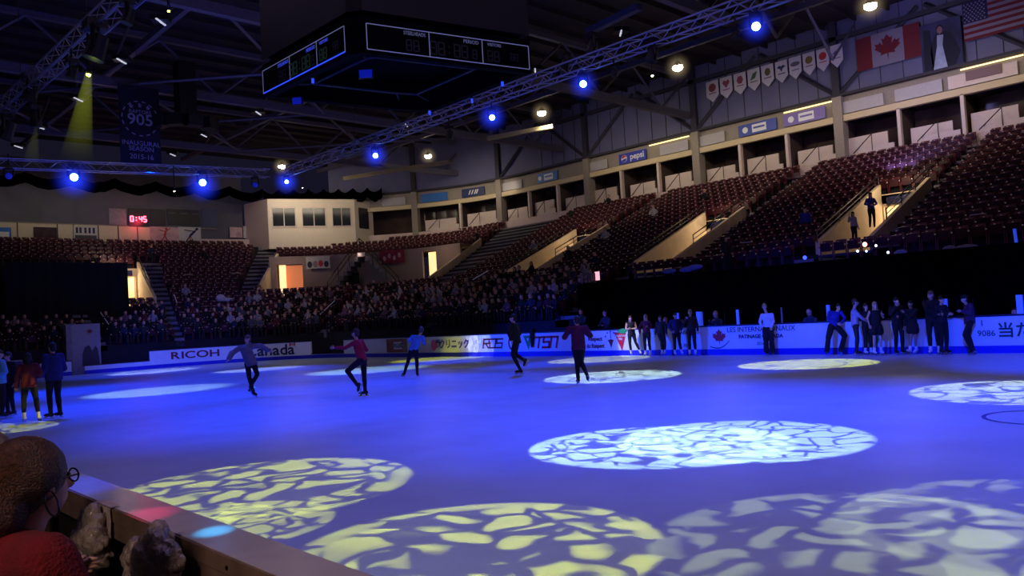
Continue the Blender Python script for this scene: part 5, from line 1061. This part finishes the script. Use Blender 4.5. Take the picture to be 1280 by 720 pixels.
# seated officials just behind the boards
for x, y, lb in ((712, 391, 'white haired man seated behind boards left of the burgundy skater head'), (742, 393, 'man in a pale collar seated right behind the burgundy skater head'), (774, 403, 'dim person seated behind the boards left of the sleeveless woman'), (818, 402, 'dim person seated between the second and third standing skaters'), (838, 404, 'dim person seated between the third and fourth standing skaters'), (882, 394, 'tall dim person behind the boards right of the wide blue post'), (1000, 391, 'white haired person behind the boards right of the white shirted skater'), (1026, 396, 'person with a lit face behind boards left of the royal blue jacket'), (1262, 392, 'person in a grey cap behind the boards at far right')):
    s = rs_from_px(x); P = rpt(s, 1.1); zt = EYE.z; d = ray(x, y); hh = EYE.z+(d.z)*((P-EYE).dot(FW)); o = placed(SIT[(x) % 8], 'seated_person', (P.x, P.y, hh-1.24), math.pi/2); o.color = (*lin((60, 60, 78)), 1); tag(o, lb, 'person')
# platform under them
mb = MB(); mb.bx((26.9, 4, -.06), (28.2, 24, .12)); struct('floor_bench_platform', mb, m_conc)
# ---- small things of the far side
def sthing(name, label, cat, mb, m, grp=None): o = mb.build(name, m); return tag(o, label, cat, grp)
# dark jacket over the boards
s = rs_from_px(668); p = rpt(s, -.06); mb = MB(); d = rdir(s); c_ = (p.x, p.y)
mb.cap((p.x, p.y, 1.16), .12, (p.x, p.y, .86), .13, 8); mb.cap((p.x, p.y, .9), .12, (p.x-d.x*.05, p.y-d.y*.05, .45), .06, 8); mb.cap((p.x+.1, p.y, 1.22), .1, (p.x+.22, p.y, 1.1), .1, 8); o = link_mesh(remesh(mb, .03), 'hanging_jacket', cBK); tag(o, 'black jacket hung over the top of the boards by the TSN lettering', 'jacket')
# grey booth at left
s = rs_from_px(105); m_booth = mat('booth_grey', (150, 146, 158), rough=.7, noise=.12)
a = zA = on_y(84, 465, RY+.9); c = on_y(127, 462, RY+.9); ztop = on_y(105, 405, RY+.9).z
mb = MB(); mb.bx((a.x, RY+.9, -.06), (c.x, RY+2.0, ztop)); r = thing('interview_booth', 'tall pale grey booth with a small red leaf standing behind low boards at left', 'booth', ((a.x+c.x)/2, RY+.9, 0)); mb.build('walls', m_booth, r)
Fm = frame(((a.x+c.x)/2+.35, RY+.88, ztop*.84), (1, 0, 0)); flatpoly(leaf(0, 0, .32), Fm, m_dred, 'maple_leaf', r)
flatpoly([(-.45, -2.0), (.5, -2.0), (.42, -1.1), (.3, -.85), (.1, -1.15), (-.05, -.8), (-.3, -.9), (-.42, -1.3)], Fm, mat('booth_silhouette_print', (62, 58, 76), rough=.7), 'dark_print', r)  # dark printed silhouettes of people
mb = MB(); mb.bx((a.x, RY+.86, 0), (a.x+.3, RY+.9, ztop)); mb.build('side_panel', m_ppan, r)
for (x, y0, y1, lb) in ((97, 470, 500, ''),): pass
# media tables along the drape top
m_cloth = mat('table_cloth_blue', (60, 64, 120), rough=.8)
for (x0, x1, y, lb) in ((830, 900, 347, 'long narrow table edge on the drape top under second entrance'), (1062, 1105, 326, 'short blue lit table with electronics under standing pair'), (1155, 1235, 318, 'long blue edged table top at right above the black drape')):
    p = on_x((x0+x1)/2, y, 29.9); a = on_x(x0, y, 29.9); c = on_x(x1, y, 29.9); r = thing('media_table', lb, 'table', (29.9, p.y, bz(1/NR)))
    mb = MB(); mb.bx((29.6, a.y, p.z-.04), (30.3, c.y, p.z)); mb.build('table_top', m_cloth, r)
    for yy in (a.y+(-.15 if a.y > c.y else .15), c.y+(.15 if a.y > c.y else -.15)):
        for xx in (29.68, 30.22): mb = MB(); mb.bx((xx-.02, yy-.02, bz((1 if xx < 29.75 else 2)/NR)), (xx+.02, yy+.02, p.z-.04)); mb.build('leg', m_railb, r)
m_small = mat('indicator_red', (255, 150, 130), emit=(255, 130, 110), es=9); m_small2 = mat('indicator_white', (230, 235, 255), emit=(200, 215, 255), es=4); m_screen = mat('screen_pink', (255, 190, 190), emit=(255, 170, 180), es=1.3)
for i, (x, y, sz, m, lb) in enumerate(((1081, 305.5, .055, m_small, 'round orange indicator lamp among the dark seats'), (1095, 307, .03, m_small2, 'tiny white indicator light right of the orange lamp'), (1072, 314, .03, m_small2, 'tiny white indicator light lower left of orange lamp'), (1083, 314, .025, m_small2, 'tiny dim white indicator below the orange lamp'), (1110, 315.5, .03, m_small2, 'tiny white indicator light rightmost below orange lamp'), (1006, 322, .05, mat('screen_blue', (60, 80, 255), emit=(60, 90, 255), es=2), 'small blue phone glow among the seats left of the lower stairs'))):
    p = on_x(x, y, 30.2); mb = MB(); mb.ell(p, (sz*1.6,)*3, nu=8, nv=6); o = mb.build('indicator_lamp', m); tag(o, lb, 'lamp')
p = on_x(747, 345, 29.6); r = thing('monitor', 'small monitor with pinkish white screen on the drape top', 'monitor', p); mb = MB(); mb.box(p, (.05, .34, .46)); mb.build('housing', m_black, r); mb = MB(); mb.box(p-Vector((.03, 0, 0)), (.01, .30, .42)); mb.build('screen', m_screen, r); mb = MB(); mb.tube(p-Vector((0, 0, .2)), (p.x, p.y, 3.2), .03); mb.build('stand', m_black, r)
# railing beside it
p = on_x(727, 352, 29.3); q = on_x(744, 349, 29.3); r = thing('barrier_railing', 'pale upright barred railing at the left end of the drape', 'railing', p)
for i in range(9): w = p.lerp(q, i/8); mb = MB(); mb.tube((w.x, w.y, 2.6), (w.x, w.y, 3.75), .02 if i else .045, n=5); mb.build('bar', m_rail, r)
mb = MB(); mb.tube((p.x, p.y, 3.75), (q.x, q.y, 3.75), .03); mb.build('top_rail', m_rail, r)
# pale chairs / bags on top of the drape
for i, (x, y, lb) in enumerate(((836, 339, 'pale folded chair back on the media table, leftmost of three'), (858, 337, 'pale folded chair back on the media table, middle of three'), (869, 334, 'pale folded chair back on the media table, rightmost of three'), (1208, 310, 'grey rounded chair back on the right table'), (1187, 311, 'crumpled pale bag on the right table'), (1126, 316, 'pale cloth bundle between the two right tables'))):
    p = on_x(x, y, 30.0); r = thing('chair_back', lb, 'chair' if i < 4 else 'bag', p); mb = MB(); mb.ell(p, (.06, .42 if i < 4 else .25, .13), nu=12, nv=8); link_mesh(remesh(mb, .03), 'shell', mat('grey_plastic', (110, 110, 130), rough=.6), r)
# posts at the right
p = on_x(1270, 302, 29.4); q = on_x(1272, 314, 29.4); mb = MB(); mb.tube(on_x(1268, 286, 29.4), on_x(1272, 315, 29.4), .05); sthing('lit_pole', 'short leaning pale blue pole on the drape top at right edge', 'pole', mb, m_post)
# white paper sheets on seats
for i, (x, y) in enumerate(((1220, 269), (923, 303), (236, 344), (300, 340))):
    P = stand_loc(x, y, .85); mb = MB(); mb.box(P+Vector((-.1, 0, .86)), (.5, .5, .03), rz=.4); sthing('paper_sheet', ['white paper sheet lying on a seat at right', 'white paper sheet on a seat below the second entrance', 'white sheet on a seat right of the end stairs', 'pale hat shaped bundle on an end stand seat'][i], 'paper', mb, m_bal)
P = stand_loc(273, 383, .5); mb = MB(); mb.ell(P+Vector((0, 0, 1.0)), (.35, .3, .3)); mb.ell(P+Vector((.5, 0, .85)), (.5, .3, .2)); o = link_mesh(remesh(mb, .04), 'white_bundle', mat('bundle_white', (190, 185, 200), rough=.8)); tag(o, 'white cloth bundle lying over seats in the end stand', 'bundle')
# handrails of lower aisles
for f0, f1, t, lb in ((.03, .15, 45.9, 'thin lit handrail of the aisle left of the curve crowd'), (.20, .28, 51.75, 'lit handrail below the bright end doorway'), (.04, .14, 55.9, 'thin lit handrail behind the grey booth'), (.22, .29, 37.8, 'lit handrail above the middle crowd')):
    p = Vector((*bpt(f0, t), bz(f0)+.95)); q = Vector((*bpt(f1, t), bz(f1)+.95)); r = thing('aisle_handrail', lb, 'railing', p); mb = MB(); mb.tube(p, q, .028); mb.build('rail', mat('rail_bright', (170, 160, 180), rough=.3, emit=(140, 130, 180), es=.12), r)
    for w in (p, q): mb = MB(); mb.tube(w, w-Vector((0, 0, .95)), .025); mb.build('post', m_railb, r)
# banners on the corner stand wall
for x, y, w, h, m, lb in ((399, 328, 1.9, 1.0, m_greyp, 'pale printed banner with blotches hung over the corner seats'), (491, 321, 2.2, 1.1, mat('banner_crimson', (130, 34, 60), rough=.8, noise=.6, nscale=3), 'crimson printed banner hung over corner seats under the suites'), (442, 350, 1.2, 1.2, m_dark, 'small black box board beside the crossing stairs')):
    P = stand_loc(x, y, .6); v = (P-EYE).normalized(); tq = tpx(x, fw-.02); pw_ = Vector((*bpt(fw-.02, tq), on_z(x, y, 8).z)); nb = Vector((*bn(fw, tq), 0)); pw_ = pw_-nb*(.06 if m != m_dark else .5); d_ = (pw_-EYE).dot(FW); pw_.z = EYE.z+ray(x, y).z*d_; Fm = frame(pw_, (nb.y, -nb.x, 0)); r = thing('hung_banner', lb, 'banner', P); flatpoly([(-w/2, -h/2), (w/2, -h/2), (w/2, h/2), (-w/2, h/2)], Fm, m, 'cloth', r)
    if m == m_greyp:
        for k in range(4): flatpoly(circle(-w*.35+k*w*.23, random.uniform(-.2, .2), .2, .28, 7), Fm @ Matrix.Translation((0, 0, .01)), [m_dpan, m_tan, m_red, m_dpan][k], 'blotch', r)
    elif m != m_dark:
        for k in range(4): flatpoly(circle(-w*.3+k*w*.2, -.1+.2*(k % 2), .14, .2, 8), Fm @ Matrix.Translation((0, 0, .01)), m_pinkp, 'blotch', r)
# ================================================================== FOREGROUND
m_capw = mat('ledge_cap_white', (196, 194, 214), rough=.22, noise=.06, nscale=5, bump=.06, bscale=9, spec=.6); m_wood = mat('ledge_wood', (120, 98, 84), rough=.7, noise=.3, nscale=6); m_woodd = mat('ledge_wood_dark', (58, 44, 38), rough=.8, noise=.3, nscale=5)
XI, XO = 1.38, 1.19
r = thing('near_board', 'near rink board ledge with glossy white cap and brown wooden underside', 'rink boards', (XI, 4, 0))
mb = MB(); mb.bx((XO, -2, 1.045), (XI, 42, 1.07)); mb.build('cap', m_capw, r)
mb = MB(); mb.bx((XI-.03, -2, 0), (XI, 42, 1.045)); mb.build('ice_side_panel', m_board, r)
mb = MB(); mb.bx((XO-.012, -2, 1.005), (XO, 42, 1.066)); mb.build('edge_moulding', m_wood, r)
mb = MB(); mb.bx((XO-.004, -2, .925), (XO+.03, 42, 1.005)); mb.build('top_rail', m_wood, r)
mb = MB(); mb.bx((XO, -2, .25), (XO+.03, 42, .38)); mb.build('bottom_rail', m_wood, r)
for i in range(14): mb = MB(); y = 1.05+i*.9; mb.bx((XO, y-.05, .2), (XO+.05, y+.05, .93)); mb.build('upright', m_woodd if i % 2 else m_wood, r)
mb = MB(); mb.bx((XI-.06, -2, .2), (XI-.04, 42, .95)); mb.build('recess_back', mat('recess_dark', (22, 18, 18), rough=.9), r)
for i in range(10): mb = MB(); mb.tube((XO-.016, 1.4+i*.7, 1.03), (XO-.01, 1.4+i*.7, 1.03), .008, n=8); mb.build('screw', m_black, r)
p = on_x(129, 640, XO-.02); mb = MB(); T_ = p
vs = []; 
for j in range(6):
    for i in range(4): vs.append((XO-.02-random.uniform(0, .008), p.y-.12+.08*i+random.uniform(-.008, .008), 1.072-.028*j))
mb.add(vs, [(j*4+i, j*4+i+1, (j+1)*4+i+1, (j+1)*4+i) for j in range(5) for i in range(3)]); mb.add([(XO-.02, p.y-.12, 1.074), (XO-.02, p.y+.12, 1.074), (XO+.03, p.y+.11, 1.074), (XO+.03, p.y-.11, 1.074)], [(0, 1, 2, 3)]); o = mb.build('tape_strip', mat('tape_white', (196, 178, 176), rough=.6, noise=.3, nscale=30), smooth=False); tag(o, 'crumpled white tape strip stuck over the ledge edge', 'tape')
def bundle(px, py, X, rad, label, seed):
    rnd = random.Random(seed); c = on_x(px, py, X); mb = MB()
    for i in range(9): mb.ell(c+Vector((rnd.uniform(-.4, .4)*rad[0], rnd.uniform(-.6, .6)*rad[1], rnd.uniform(-.6, .6)*rad[2])), (rad[0]*rnd.uniform(.5, .8), rad[1]*rnd.uniform(.4, .7), rad[2]*rnd.uniform(.4, .7)), Matrix.Rotation(rnd.uniform(0, 3), 3, 'X'))
    me = remesh(mb, .008, 0); rv = [Vector((rnd.uniform(-1, 1), rnd.uniform(-1, 1), rnd.uniform(-1, 1))).normalized() for _ in range(10)]
    for v in me.vertices:
        q = v.co-c; a = sum(abs(math.sin(q.dot(d)*(30+9*i)+i*1.7))/(1+.25*i) for i, d in enumerate(rv))/5.2; v.co += q.normalized()*(a-.5)*.075
    o = link_mesh(me, 'plastic_bundle', mat('clear_plastic_bag', (206, 188, 172), rough=.24, noise=.3, nscale=14, spec=.9, bump=.9, bscale=30, trans=.5, coat=.5)); tag(o, label, 'bag')
bundle(112, 680, XO-.09, (.07, .11, .15), 'crumpled clear plastic bag hanging under the ledge beside the red sweater', 3)
bundle(190, 712, XO-.12, (.09, .20, .10), 'larger crumpled clear plastic bag at the bottom below the ledge', 5)
mb = MB(); mb.bx((-2.5, -1, -.06), (1.15, 9, .22)); struct('floor_near_stand', mb, m_conc)
# seated woman
def near_person(px, py, Z, yaw, label, **k):
    P = EYE+ray(px, py)*Z; hz = P.z; b_ = Vector((P.x, P.y, 0)); c, s = math.cos(math.radians(yaw)), math.sin(math.radians(yaw))
    def B(x, y, z): return (x*c-y*s, x*s+y*c, z+hz)
    J = {'hea': B(0, 0, 0), 'nec': B(0, -.045, -.125), 'che': B(0, -.10, -.31), 'wai': B(0, -.11, -.55), 'pel': B(0, -.12, -.70), 'shR': B(.2, -.09, -.19), 'shL': B(-.2, -.09, -.19), 'elR': B(.27, .0, -.50), 'elL': B(-.27, .02, -.50), 'wrR': B(.2, .18, -.47), 'wrL': B(-.14, .14, -.72),
         'hiR': B(.1, -.08, -.74), 'hiL': B(-.1, -.08, -.74), 'knR': B(.13, .36, -.72), 'knL': B(-.13, .36, -.72), 'anR': B(.13, .36, -1.12), 'anL': B(-.13, .36, -1.12)}
    J.update(k.pop('JJ', {}) and {a: B(*v) for a, v in k.get('JJ', {}).items()} or {})
    return person(label, loc=b_, yaw=yaw, J=J, lift=0, h=1.72, **k), P, B, b_
cRS = mat('sweater_red', (112, 10, 26), rough=.95, noise=.3, nscale=10, bump=.5, bscale=90)
hairw = mat('hair_auburn', (74, 42, 26), rough=.42, noise=.75, nscale=90, bump=.6, bscale=150)
_nt = hairw.node_tree
for _l in list(_nt.links):
    if _l.from_node.type == 'TEX_COORD' and _l.to_node.type == 'TEX_NOISE':
        _to = _l.to_socket; _nt.links.remove(_l); _m = _nt.nodes.new('ShaderNodeMapping'); _m.inputs['Rotation'].default_value = (0, .5, .7); _m.inputs['Scale'].default_value = (1.2, .12, 1.2)
        _nt.links.new([n for n in _nt.nodes if n.type == 'TEX_COORD'][0].outputs['Object'], _m.inputs['Vector']); _nt.links.new(_m.outputs[0], _to)
W_, P, B, b0 = near_person(44, 604, 2.4, -30, 'woman in a red sweater with brown hair tied back and glasses at bottom left', top=cRS, bottom=cBK, hair=hairw, bun=False, boots=BOOTB, voxel=.009, bulky=.034, eyes=True)
V = Matrix((R0, FH, UP)).transposed()
def BW(x, y, z): return b0+V @ Vector(B(x, y, z))
# fuller tied-back hair, glasses, mask loop
mb = MB(); mb.ell(BW(0, -.03, .035), (.103, .118, .112), V @ Matrix.Rotation(math.radians(-30), 3, 'Z')); mb.ell(BW(-.01, -.11, -.05), (.098, .085, .105), V @ Matrix.Rotation(math.radians(-30), 3, 'Z')); mb.ell(BW(-.02, -.15, -.11), (.065, .06, .075)); mb.ell(BW(-.03, -.185, -.03), (.05, .05, .05))
mm = remesh(mb, .007, 2)
link_mesh(mm, 'tied_hair', hairw, W_)
mb = MB(); mg = mat('glasses_black', (16, 15, 20), rough=.2)
for s in (-1, 1):
    c = Vector((s*.034, .098, .008)); ringp = [BW(c.x+.026*math.cos(a), c.y, c.z+.02*math.sin(a)) for a in [2*math.pi*i/14 for i in range(15)]]; mb.path(ringp, .0028, 5); mb.tube(BW(s*.06, .095, .012), BW(s*.08, -.01, .008), .0028, n=5)
mb.tube(BW(-.01, .1, .012), BW(.01, .1, .012), .0025); mb.build('glasses', mg, W_)
mb = MB(); mb.path([BW(.083, .0-.01*math.sin(a)+.018*math.cos(a), -.055+.04*math.sin(a)) for a in [2*math.pi*i/16 for i in range(17)]], .003, 5); mb.build('earring_loop', mg, W_)
near_person(-12, 578, 3.2, -40, 'person with pale brown hair cut off at the left edge behind the red sweater', top=cCHAR, bottom=cBK, hair=hairm('grey_brown', (120, 104, 92)), boots=BOOTB, voxel=.016)
mb = MB(); 
for y in (2.6, 3.4): mb.bx((.05, y-.25, .22), (.5, y+.22, .62))
# ================================================================== STAGE LIGHT
def gobo(name, loc, tgt, half, color, power, scale=9, thr=.09, seed=0.0, blend=.12, soft=.01, stretch=(1, 1), pattern=True):
    o = lamp('SPOT', name, loc, tgt, color, power, spot_size=2*half, spot_blend=blend, shadow_soft_size=soft); l = o.data
    if not pattern: return o
    l.use_nodes = True; nt = l.node_tree; em = nt.nodes['Emission']; tc = nt.nodes.new('ShaderNodeTexCoord'); sp = nt.nodes.new('ShaderNodeSeparateXYZ'); nt.links.new(tc.outputs['Normal'], sp.inputs[0])
    dx = nt.nodes.new('ShaderNodeMath'); dx.operation = 'DIVIDE'; dy = nt.nodes.new('ShaderNodeMath'); dy.operation = 'DIVIDE'; nt.links.new(sp.outputs['X'], dx.inputs[0]); nt.links.new(sp.outputs['Z'], dx.inputs[1]); nt.links.new(sp.outputs['Y'], dy.inputs[0]); nt.links.new(sp.outputs['Z'], dy.inputs[1])
    cb = nt.nodes.new('ShaderNodeCombineXYZ'); nt.links.new(dx.outputs[0], cb.inputs[0]); nt.links.new(dy.outputs[0], cb.inputs[1]); cb.inputs[2].default_value = seed
    mp = nt.nodes.new('ShaderNodeMapping'); mp.inputs['Scale'].default_value = (stretch[0]/math.tan(half), stretch[1]/math.tan(half), 1); nt.links.new(cb.outputs[0], mp.inputs['Vector'])
    wn_ = nt.nodes.new('ShaderNodeTexNoise'); wn_.inputs['Scale'].default_value = 2.6; wn_.inputs['Detail'].default_value = 1; nt.links.new(mp.outputs[0], wn_.inputs['Vector'])
    wm = nt.nodes.new('ShaderNodeVectorMath'); wm.operation = 'MULTIPLY_ADD'; wm.inputs[1].default_value = (.55, .55, 0); nt.links.new(wn_.outputs['Color'], wm.inputs[0]); nt.links.new(mp.outputs[0], wm.inputs[2])
    vo = nt.nodes.new('ShaderNodeTexVoronoi'); vo.feature = 'DISTANCE_TO_EDGE'; vo.inputs['Scale'].default_value = scale; vo.inputs['Randomness'].default_value = .9; nt.links.new(wm.outputs[0], vo.inputs['Vector']); vo.inputs['Scale'].default_value = scale*1.25
    mr = nt.nodes.new('ShaderNodeMapRange'); mr.inputs['From Min'].default_value = thr*.65; mr.inputs['From Max'].default_value = thr*1.5; mr.inputs['To Min'].default_value = .06; mr.inputs['To Max'].default_value = 1; nt.links.new(vo.outputs['Distance'], mr.inputs['Value'])
    # broken outer ring
    ln = nt.nodes.new('ShaderNodeVectorMath'); ln.operation = 'LENGTH'; mp2 = nt.nodes.new('ShaderNodeMapping'); mp2.inputs['Scale'].default_value = (1/math.tan(half), 1/math.tan(half), 0); nt.links.new(cb.outputs[0], mp2.inputs['Vector']); nt.links.new(mp2.outputs[0], ln.inputs[0])
    rg = nt.nodes.new('ShaderNodeMapRange'); rg.inputs['From Min'].default_value = .80; rg.inputs['From Max'].default_value = .86; rg.inputs['To Min'].default_value = 0; rg.inputs['To Max'].default_value = .75; nt.links.new(ln.outputs['Value'], rg.inputs['Value'])
    no = nt.nodes.new('ShaderNodeTexNoise'); no.inputs['Scale'].default_value = 3.2; nt.links.new(mp.outputs[0], no.inputs['Vector']); g2 = nt.nodes.new('ShaderNodeMath'); g2.operation = 'GREATER_THAN'; g2.inputs[1].default_value = .5; nt.links.new(no.outputs['Fac'], g2.inputs[0])
    ml = nt.nodes.new('ShaderNodeMath'); ml.operation = 'MULTIPLY'; nt.links.new(rg.outputs[0], ml.inputs[0]); nt.links.new(g2.outputs[0], ml.inputs[1])
    mx = nt.nodes.new('ShaderNodeMath'); mx.operation = 'MAXIMUM'; nt.links.new(mr.outputs[0], mx.inputs[0]); nt.links.new(ml.outputs[0], mx.inputs[1])
    nt.links.new(mx.outputs[0], em.inputs['Strength']); return o
def spot_at(px, py, rad, src, color, power, **k):
    t = on_z(px, py, 0); src = Vector(src); D = (t-src).length; half = math.atan(rad/D); return gobo('gobo_spot', src, t, half, color, power*D*D, **k)
WHT = (.75, .95, 1.0); YEL = (1.0, .90, .03); PAL = (.85, .82, .25)
KP = 37
spot_at(815, 556, 1.75, (7, 9.5, 10.2), WHT, KP*1.5, scale=3.6, thr=.07, seed=1.3)
spot_at(925, 550, 1.75, (7, 4.5, 10.2), WHT, KP*1.3, scale=3.6, thr=.07, seed=4.3)
spot_at(366, 506, 1.9, (6.6, 20, 10.2), (.9, 1, .9), KP*1.5, scale=3.4, thr=.07, seed=2.1)
spot_at(767, 470, 2.0, (21, 16, 10.2), (.85, 1, .85), KP*1.4, scale=3.4, thr=.06, seed=3.7)
spot_at(1008, 455, 2.0, (21, 11, 10.2), YEL, KP*1.35, scale=3.0, thr=.05, seed=5.2, pattern=True)
spot_at(330, 606, 1.85, (6.6, 11, 10.2), YEL, KP*.95, scale=3.0, thr=.13, seed=6.6)
spot_at(600, 683, 1.55, (6.6, 5, 10.2), YEL, KP*1.1, scale=2.8, thr=.13, seed=7.4)
spot_at(290, 655, 1.0, (3, 9, 10.2), YEL, KP*.7, scale=2.8, thr=.10, seed=9.1)
spot_at(1075, 672, 1.55, (11, 3, 10.2), PAL, KP*.50, scale=2.6, thr=.16, seed=8.8)
spot_at(1330, 650, 1.6, (13, 1, 10.2), PAL, KP*.45, scale=2.6, thr=.16, seed=10.8)
spot_at(1282, 488, 1.9, (21, 5, 10.2), (.95, 1, .6), KP*1.1, scale=3.0, thr=.07, seed=11.8)
spot_at(745, 449.5, 2.0, (21, 22, 10.2), YEL, KP*.8, scale=3, thr=.05, seed=12)
spot_at(195, 489, 2.6, (6.6, 27, 10.2), (.55, .8, 1), KP*.7, pattern=False, blend=.5)
spot_at(455, 463, 2.6, (14, 30, 10.2), (.6, .85, 1), KP*.7, pattern=False, blend=.5)
spot_at(190, 464.5, 2.6, (12, 40, 10.2), (.8, .85, 1), KP*.6, pattern=False, blend=.4)
spot_at(545, 449, 2.6, (21, 33, 10.2), YEL, KP*.55, pattern=False, blend=.5)
spot_at(320, 462, 2.2, (14, 40, 10.2), (.9, .9, .9), KP*.5, pattern=False, blend=.5)
spot_at(-8, 536, 1.25, (7, 12, 10.2), YEL, KP*.7, scale=3, thr=.08, seed=3)
# light spill on the boards
def spot_to(t, rad, src, color, power, **k): t = Vector(t); src = Vector(src); D = (t-src).length; return gobo('gobo_spot', src, t, math.atan(rad/D), color, power*D*D, **k)
q = rpt(rs_from_px(600)); spot_to((q.x, q.y, .6), .95, (14, 36, 9), (.8, .9, 1), KP*1.1, scale=3, thr=.08, seed=1)
q = rpt(rs_from_px(792)); spot_to((q.x, q.y, .6), .9, (19, 22, 10), (1, 1, .95), KP*1.0, pattern=False, blend=.5)
# blue wash
BC = (.0, .042, 1)
for (x, y, tx, ty, pw, ang) in ((21, 5, 13, 4, 2.0, 52), (21, 9, 14, 7, 1.5, 50), (21, 14, 13, 12, 2.0, 56), (21, 22, 14, 19, 2.1, 58), (21, 30, 14, 26, 2.0, 60), (21, 38, 16, 36, 1.8, 60), (6.6, 10, 9, 9, .8, 46), (6.6, 18, 8, 16, 1.6, 56), (6.6, 27, 8, 24, 2.1, 60), (6.6, 36, 9, 33, 2.0, 60), (14, 40, 16, 46, 1.4, 62), (14, 4, 12, 8, 1.0, 50), (6.6, 7, 4, 8, .24, 70)):
    lamp('SPOT', 'blue_wash_light', (x, y, 10.2), (tx, ty, 0), BC, pw*2900, spot_size=math.radians(ang), spot_blend=1.0, shadow_soft_size=.2)
for (x, y, tx, ty, tz, pw) in ((11, 11, 26.2, 13, .2, 13000), (12, 25, 26.2, 20, .3, 12500), (14, 33, 26.2, 28, .3, 10500), (10, 38, 19, 51.2, .5, 5500), (13, 4, 26.2, 6, .2, 11000), (10, 30, 24, 62, 7, 3600)):
    lamp('SPOT', 'blue_side_fill', (x, y, 4.6 if tz < 1 else 10.2), (tx, ty, tz), BC, pw*(1 if tz < 1 else .6), spot_size=math.radians(36), spot_blend=1.0, shadow_soft_size=.2)  # unseen lamps added in mid-air to turn the boards blue
# unseen area fills added over the ice, stands, upper wall and roof
def area(name, loc, tgt, c, pw, sx, sy): o = lamp('AREA', name, loc, tgt, c, pw); o.data.shape = 'RECTANGLE'; o.data.size = sx; o.data.size_y = sy; return o
area('ice_fill', (13, 16, 14.6), (13, 16, 0), (.72, .52, 1.0), 330, 20, 30)
area('near_wash', (9, 3, 14), (7, 4, 0), (.8, .5, .9), 230, 10, 8)
area('stand_wash', (33, 14, 14.5), (40, 16, 5), (1, .62, .62), 70, 3, 26)
area('stand_wash', (30, 44, 14.5), (36, 52, 5), (1, .66, .66), 40, 4, 16)
area('suite_wash', (44.2, 20, 13.4), (47.6, 20, 11.0), (1, .82, .58), 260, 40, .6)
area('suite_wash', (41, 53, 13.2), (44, 57, 10.5), (1, .84, .62), 80, 14, .6)
for i in range(3): pass
area('upper_wash', (41, 16, 13.9), (47, 16, 16), (.40, .34, 1.0), 700, 1.5, 40)
area('end_wash', (19, 64.5, 12.8), (19, 68, 10.5), (1, .84, .6), 70, 16, .5)
area('press_wash', (33.5, 59.5, 13), (35.5, 63.3, 11), (1, .85, .62), 85, 5, .6)
area('roof_wash', (16, 36, 9), (16, 44, 18), (.5, .36, .75), 260, 24, 30)
area('crowd_wash', (20, 46, 9.5), (27, 52, 2), (.7, .66, 1), 110, 6, 6)
area('near_stand_fill', (-1.6, 1.2, 3.4), (.6, 3, 1.1), (1, .70, .55), 46, .5, .5)  # unseen warm fill added behind the camera for the woman and ledge
spot_to(on_z(184, 643, 1.07), .16, (5, 9, 10), (1, .03, .14), KP*1.0, pattern=False, blend=1)  # unseen spot added to stand in for a red reflection on the cap
spot_to(on_z(268, 664, 1.07), .09, (5, 8, 10), (.06, .6, 1), KP*2.2, pattern=False, blend=1)  # unseen spot added to stand in for a lamp's cyan reflection
spot_to(on_z(105, 606, 1.07), .35, (6, 11, 10), (.02, .06, 1), KP*1.2, pattern=False, blend=1)  # unseen spot added to turn the far part of the cap blue
w = bpy.data.worlds.new('World'); SC.world = w; w.use_nodes = True; w.node_tree.nodes['Background'].inputs[0].default_value = (.02, .018, .045, 1); w.node_tree.nodes['Background'].inputs[1].default_value = .35
SC.view_settings.view_transform = 'Standard'; SC.view_settings.look = 'None'; SC.view_settings.exposure = 0; SC.view_settings.gamma = 1
SC.cycles.max_bounces = 4; SC.cycles.diffuse_bounces = 2; SC.cycles.glossy_bounces = 2; SC.cycles.sample_clamp_indirect = 3; SC.cycles.use_denoising = True; SC.cycles.volume_bounces = 0; SC.cycles.volume_step_rate = 1; SC.cycles.caustics_reflective = False; SC.cycles.caustics_refractive = False
